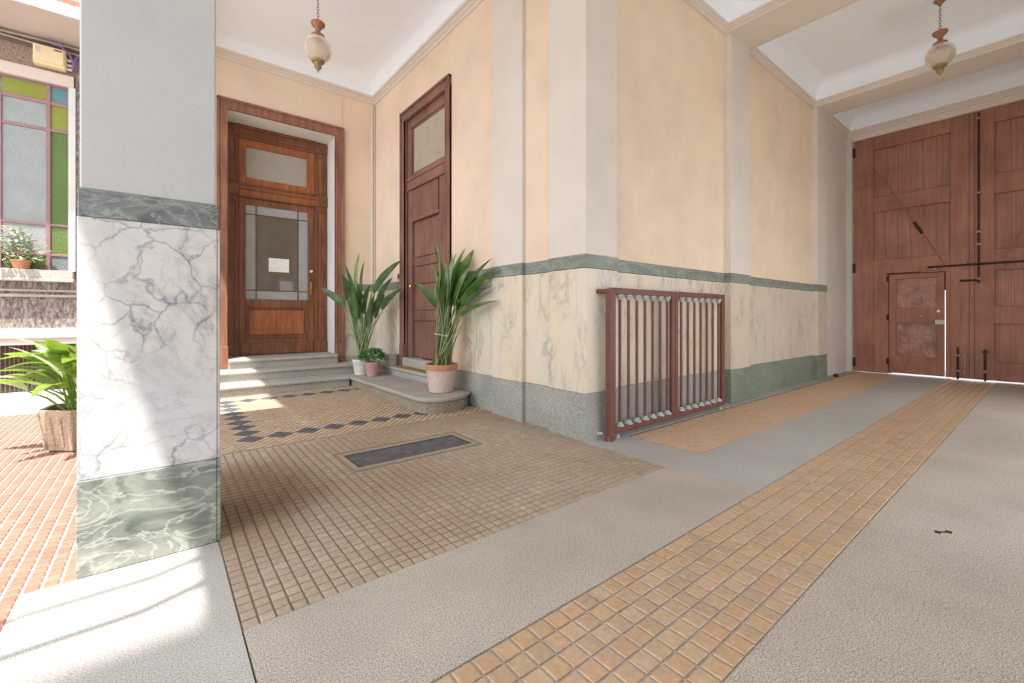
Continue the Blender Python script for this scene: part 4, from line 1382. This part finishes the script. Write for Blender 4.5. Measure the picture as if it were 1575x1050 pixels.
# ------------------------------------------------------------------ courtyard: planter with broad-leaved plant
hx, hy = -0.52, 5.42
hp_ = thing('courtyard_planter', 'sunlit broad-leaved green plant in a fluted hexagonal concrete planter', 'potted plant', (hx, hy, 0))
mb = MB()
for k in range(2):
    pass
rot = R(20)
MB().lathe(hx, hy, [(.20, 0.001), (.225, .015), (.285, .345), (.285, .36), (.255, .36), (.25, .31)], 6, rot).build('planter', 'planter_concrete', hp_)
for k in range(6):
    a0, a1 = rot + k * math.pi / 3, rot + (k + 1) * math.pi / 3
    for j in range(1, 3):
        u = j / 3
        def P(r, z):
            ax = (hx + r * math.cos(a0), hy + r * math.sin(a0))
            bx_ = (hx + r * math.cos(a1), hy + r * math.sin(a1))
            return (ax[0] + (bx_[0] - ax[0]) * u, ax[1] + (bx_[1] - ax[1]) * u, z)
        MB().tube([P(.231, .05), P(.275, .30)], .012, 6).build('flute', 'planter_concrete', hp_, True)
    am = rot + k * math.pi / 3
    MB().tube([(hx + .23 * math.cos(am), hy + .23 * math.sin(am), .03), (hx + .282 * math.cos(am), hy + .282 * math.sin(am), .34)], .014, 6).build('corner_rib', 'planter_concrete', hp_, True)
MB().lathe(hx, hy, [(.001, .315), (.25, .315)], 6, rot, cap=False).build('soil', 'soil', hp_)


def broad(t):
    return (math.sin(math.pi * min(1.0, t ** .75)) ** .8)


for i in range(46):
    a = rng.uniform(0, 6.283) if i % 2 else rng.uniform(2.2, 4.9)
    lean = rng.uniform(.15, 1.1)
    b0 = Vector((hx + rng.uniform(-.1, .1), hy + rng.uniform(-.1, .1), .32))
    hh = rng.uniform(.18, .46)
    p1v = b0 + Vector((math.cos(a) * lean * .26, math.sin(a) * lean * .26, hh))
    MB().tube([b0, b0.lerp(p1v, .5) + Vector((0, 0, .03)), p1v], [.008, .007, .005], 6).build('stalk', 'leaf_court', hp_, True)
    mb = MB()
    d = Vector((math.cos(a) * lean, math.sin(a) * lean, rng.uniform(.25, 1.0)))
    blade(mb, p1v, d, (0, 0, 1) if lean > .4 else (-math.cos(a), -math.sin(a), .2), rng.uniform(.30, .46), rng.uniform(.11, .16), rng.uniform(.5, 1.5), .28, 9, broad, rng.uniform(-.5, .5))
    mb.build('leaf', 'leaf_pale' if i % 5 == 0 else 'leaf_court', hp_, True)

# ------------------------------------------------------------------ courtyard wall with coloured window
YW = YB
wc = struct('wall_courtyard', 'rough grey-brown stuccoed courtyard wall below the coloured window', 'wall')
WX0, WX1, WZ0, WZ1_ = -2.28, -0.875, 1.70, 4.0
slab(wc, -12, WX0 - .01, YW, YW + .4, 0, 7.5, 'stucco_field', 'stucco_brown', 0)
slab(wc, WX1 + .06, -0.28, YW, YW + .4, 0, 7.5, 'stucco_field', 'stucco_rough', 0)
slab(wc, WX0 - .01, WX1 + .06, YW, YW + .4, 4.14, 7.5, 'stucco_field', 'stucco_brown', 0)
slab(wc, WX0 - .01, WX1 + .06, YW, YW + .4, 0.88, 1.56, 'stucco_field', 'stucco_rough', 0)
slab(wc, WX0 - .01, -0.80, YW + .12, YW + .4, 0.2, 0.88, 'cellar_recess', 'grille', 0)
for i in range(40):
    x = -2.25 + i * .036
    MB().box(x, x + .008, YW + .09, YW + .11, .26, .80).build('grille_bar', 'grille', wc) if x < -.9 else None
slab(wc, -3.2, -0.79, YW - .03, YW + .1, 0.80, 0.875, 'cellar_lintel', 'soffit', 0.004)
slab(wc, -3.2, -0.79, YW - .05, YW + .1, 0.876, 1.0, 'string_course', 'kerb_stone', 0.006)
slab(wc, -6, -0.3, YW - .10, YW + .1, -0.01, 0.23, 'plinth', 'kerb_stone', 0.01)
slab(wc, -6, -0.80, YW - .035, YW, 1.375, 1.41, 'ledge', 'sill_stone', 0.006)
slab(wc, -6, -0.80, YW - .02, YW, 1.44, 1.47, 'ledge', 'sill_stone', 0.006)
slab(wc, WX0 - .1, WX1 + .05, YW - .02, YW + .1, 4.0, 4.14, 'window_head', 'soffit', 0.004)
slab(wc, WX1, WX1 + .065, YW - .02, YW + .1, 1.70, 3.999, 'window_jamb', 'jamb_paint', 0.004)
# window
w1 = struct('window_1', 'courtyard window with green, teal and grey textured panes in mauve frames', 'window', (-1.5, YW, 1.7))
slab(w1, WX0 - .1, -0.81, YW - .15, YW + .1, 1.56, 1.60, 'sill_board', 'sill_stone', 0.006)
slab(w1, WX0 - .1, -0.82, YW - .13, YW + .1, 1.60, 1.70, 'window_sill', 'sill_stone', 0.006)
vx = [WX0, -2.08, -2.04, -1.46, -1.43, -1.075, -1.036, WX1]
YF = YW + .03
for (a, b) in ((WX0, WX0 + .02), (-2.08, -2.04), (-1.075, -1.036), (WX1 - .012, WX1)):
    MB().box(a, b, YF, YF + .04, WZ0, WZ1_, c=.003).build('mullion', 'window_frame', w1)
MB().box(-1.47, -1.436, YF, YF + .04, WZ0, 3.765, c=.003).build('mullion', 'window_frame', w1)
zr_c = [(1.70, 1.725), (1.885, 1.915), (2.255, 2.285), (3.42, 3.455), (3.745, 3.79), (3.975, 4.0)]
for (a, b) in zr_c:
    MB().box(WX0, WX1, YF + .004, YF + .036, a, b, c=.003).build('glazing_bar', 'window_frame', w1)
colz = [(1.725, 1.885), (1.915, 2.255), (2.285, 3.42), (3.455, 3.745), (3.79, 3.975)]
for (a, b, nm) in ((-1.036, WX1, 'side'), (WX0, -2.08, 'side'), (-1.436, -1.075, 'mid'), (-2.04, -1.47, 'mid')):
    for j, (z0, z1) in enumerate(colz):
        if nm == 'side':
            mt_ = ('glass_slate', 'glass_green', 'glass_green', 'glass_olive', 'glass_teal')[j]
        else:
            mt_ = ('glass_green', 'glass_grey', 'glass_grey', 'glass_grey', 'glass_olive')[j]
        MB().box(a, b, YF + .016, YF + .022, z0, z1).build('pane', mt_, w1)
slab(w1, WX0, WX1, YF + .06, YF + .1, WZ0, WZ1_, 'inner_blind', 'jamb_paint', 0)
# flower pot on the sill
sx, sy, sz = -1.27, YW - .04, 1.70
sp_ = thing('sill_flowerpot', 'small terracotta pot of pale variegated trailing plant on the window sill', 'potted plant', (sx, sy, sz))
MB().lathe(sx, sy, [(.062, sz + .001), (.085, sz + .09), (.09, sz + .092), (.092, sz + .11), (.08, sz + .11), (.075, sz + .08)], 24).build('pot', 'terracotta_rim', sp_, True)
mb, mf, mr = MB(), MB(), MB()
for i in range(300):
    a = rng.uniform(0, 6.283)
    rr = rng.uniform(.02, .30) * (1.0 if math.sin(a) < .3 else .25)
    p = Vector((sx + rr * math.cos(a) * .95 - .05, sy + rr * math.sin(a) * .6 - .02, sz + .10 + rng.uniform(0, .42) * (1 - rr * 1.6)))
    d = Vector((math.cos(a), math.sin(a) * .7, rng.uniform(-.5, .9)))
    blade(mb if i % 6 else (mf if i % 12 else mr), p, d, Vector((rng.uniform(-.4, .4), rng.uniform(-.4, .4), 1)), rng.uniform(.04, .09), rng.uniform(.02, .04), .5, .2, 3)
mb.build('foliage', 'leaf_sill', sp_, kind='stuff')
mf.build('flowers', 'petal_white', sp_, kind='stuff')
mr.build('flowers', 'petal_red', sp_, kind='stuff')
for i in range(18):
    a = rng.uniform(0, 6.283)
    e = Vector((sx + .24 * math.cos(a), sy + .12 * math.sin(a) - .06, sz + rng.uniform(.08, .45)))
    MB().tube([(sx, sy, sz + .09), Vector((sx, sy, sz + .2)).lerp(e, .5), e], .003, 5).build('stem', 'stem_green', sp_)

# balcony over the window
b1 = thing('balcony', 'stone balcony slab with red-brown iron railing above the coloured window', 'balcony', (-3, 7.4, 4.53))
slab(b1, -6.0, -0.30, 7.05, YW + .05, 4.53, 4.56, 'soffit', 'soffit', 0)
slab(b1, -6.0, -0.30, 7.04, YW + .05, 4.56, 4.68, 'fascia', 'fascia_white', 0.01)
slab(b1, -6.0, -0.30, 7.03, 7.09, 4.535, 4.56, 'drip_edge', 'soffit', 0.006)
rl = MB().box(-6, -.3, 7.09, 7.13, 4.74, 4.765).build('bottom_rail', 'rail_red', b1)
MB().box(-6, -.3, 7.09, 7.13, 5.6, 5.64).build('top_rail', 'rail_red', b1)
for i in range(20):
    x = -2.6 + i * .12
    MB().tube([(x, 7.11, 4.76), (x, 7.11, 5.6)], .008, 6).build('baluster', 'rail_red', rl)
    MB().torus((x + .06, 7.11, 4.83), .048, .006, 'y', 14, 5).build('scroll', 'pvc_white', rl)
# balcony over the passage mouth (its shadow crosses the pillar)
b2 = thing('balcony', 'stone balcony slab above the courtyard mouth of the passage', 'balcony', (-.55, 1, 4.53))
slab(b2, -1.07, -0.10, -1.6, 2.67, 4.53, 4.849, 'slab', 'soffit', 0.01)
slab(b2, -1.07, -0.285, 2.67, 3.25, 4.53, 4.849, 'slab', 'soffit', 0)
slab(b2, -1.07, -0.10, 3.25, 4.28, 4.53, 4.849, 'slab', 'soffit', 0.01)
slab(b2, -1.09, -1.0, -1.6, 4.30, 4.62, 4.70, 'edge_moulding', 'fascia_white', 0.008)
for k, (y, z, r_) in enumerate(((1.40, 3.2, .022), (1.17, 3.1, .028))):  # two unseen cables, added for the shadow stripes they throw on the floor
    w = thing('shadow_cable', ('thin' if k == 0 else 'thick') + ' unseen cable added over the courtyard to stripe the floor with shadow', 'cable', (-3, y, z))
    MB().tube([(-7, y - .1, z + .5), (-4, y - .02, z + .05), (-2.2, y, z), (-0.9, y, z + .12), (-0.12, y + .02, 4.50)], r_, 8).build('sheath', 'cable_dark', w, True)

# junction box and cables
jb = thing('junction_box', 'beige telecom junction box on the courtyard wall under the balcony', 'box', (-1.02, YW - .1, 4.17))
bd = MB().box(-1.165, -0.885, YW - .12, YW - .001, 4.17, 4.40, c=.012).build('body', 'box_beige', jb)
MB().box(-1.15, -0.90, YW - .135, YW - .12, 4.20, 4.39, c=.006).build('lid', 'box_beige', jb)
MB().box(-1.14, -1.10, YW - .1365, YW - .135, 4.30, 4.36).build('sticker', 'label_grey', jb)
MB().box(-0.985, -0.915, YW - .1365, YW - .135, 4.355, 4.37).build('print', 'print_dark', jb)
for z in (4.20, 4.25, 4.31):
    MB().tube([(-0.886, YW - .06, z), (-0.84, YW - .06, z)], .016, 10).build('cable_gland', 'pvc_white', jb)
cb = thing('purple_cable', 'purple data cable looping into the junction box', 'cable', (-.85, YW - .08, 4.2))
MB().tube([(-1.02, YW - .06, 4.46), (-.93, YW - .08, 4.45), (-.86, YW - .09, 4.38), (-.82, YW - .08, 4.28), (-.83, YW - .07, 4.20), (-.85, YW - .06, 4.20)], .011, 8).build('sheath', 'cable_purple', cb, True)
MB().tube([(-.78, YW - .05, 4.40), (-.81, YW - .07, 4.33), (-.815, YW - .07, 4.24), (-.84, YW - .06, 4.25)], .011, 8).build('sheath', 'cable_purple', cb, True)
for k, (z, r_, m_, nm) in enumerate(((4.485, .014, 'cable_grey', 'uppermost pale cable along the wall under the balcony'), (4.455, .010, 'cable_dark', 'dark cable just under the uppermost pale one'), (4.425, .012, 'cable_grey', 'middle pale cable along the courtyard wall'), (4.385, .010, 'cable_dark', 'lowest dark cable running behind the junction box'))):
    c = thing('wall_cable', nm, 'cable', (-2, YW - .03, z))
    pts = [(-5 + i * .5, YW - .016 - .004 * k, z + .012 * math.sin(i * 1.7 + k)) for i in range(10)]
    MB().tube(pts, r_, 8).build('sheath', m_, c, True)
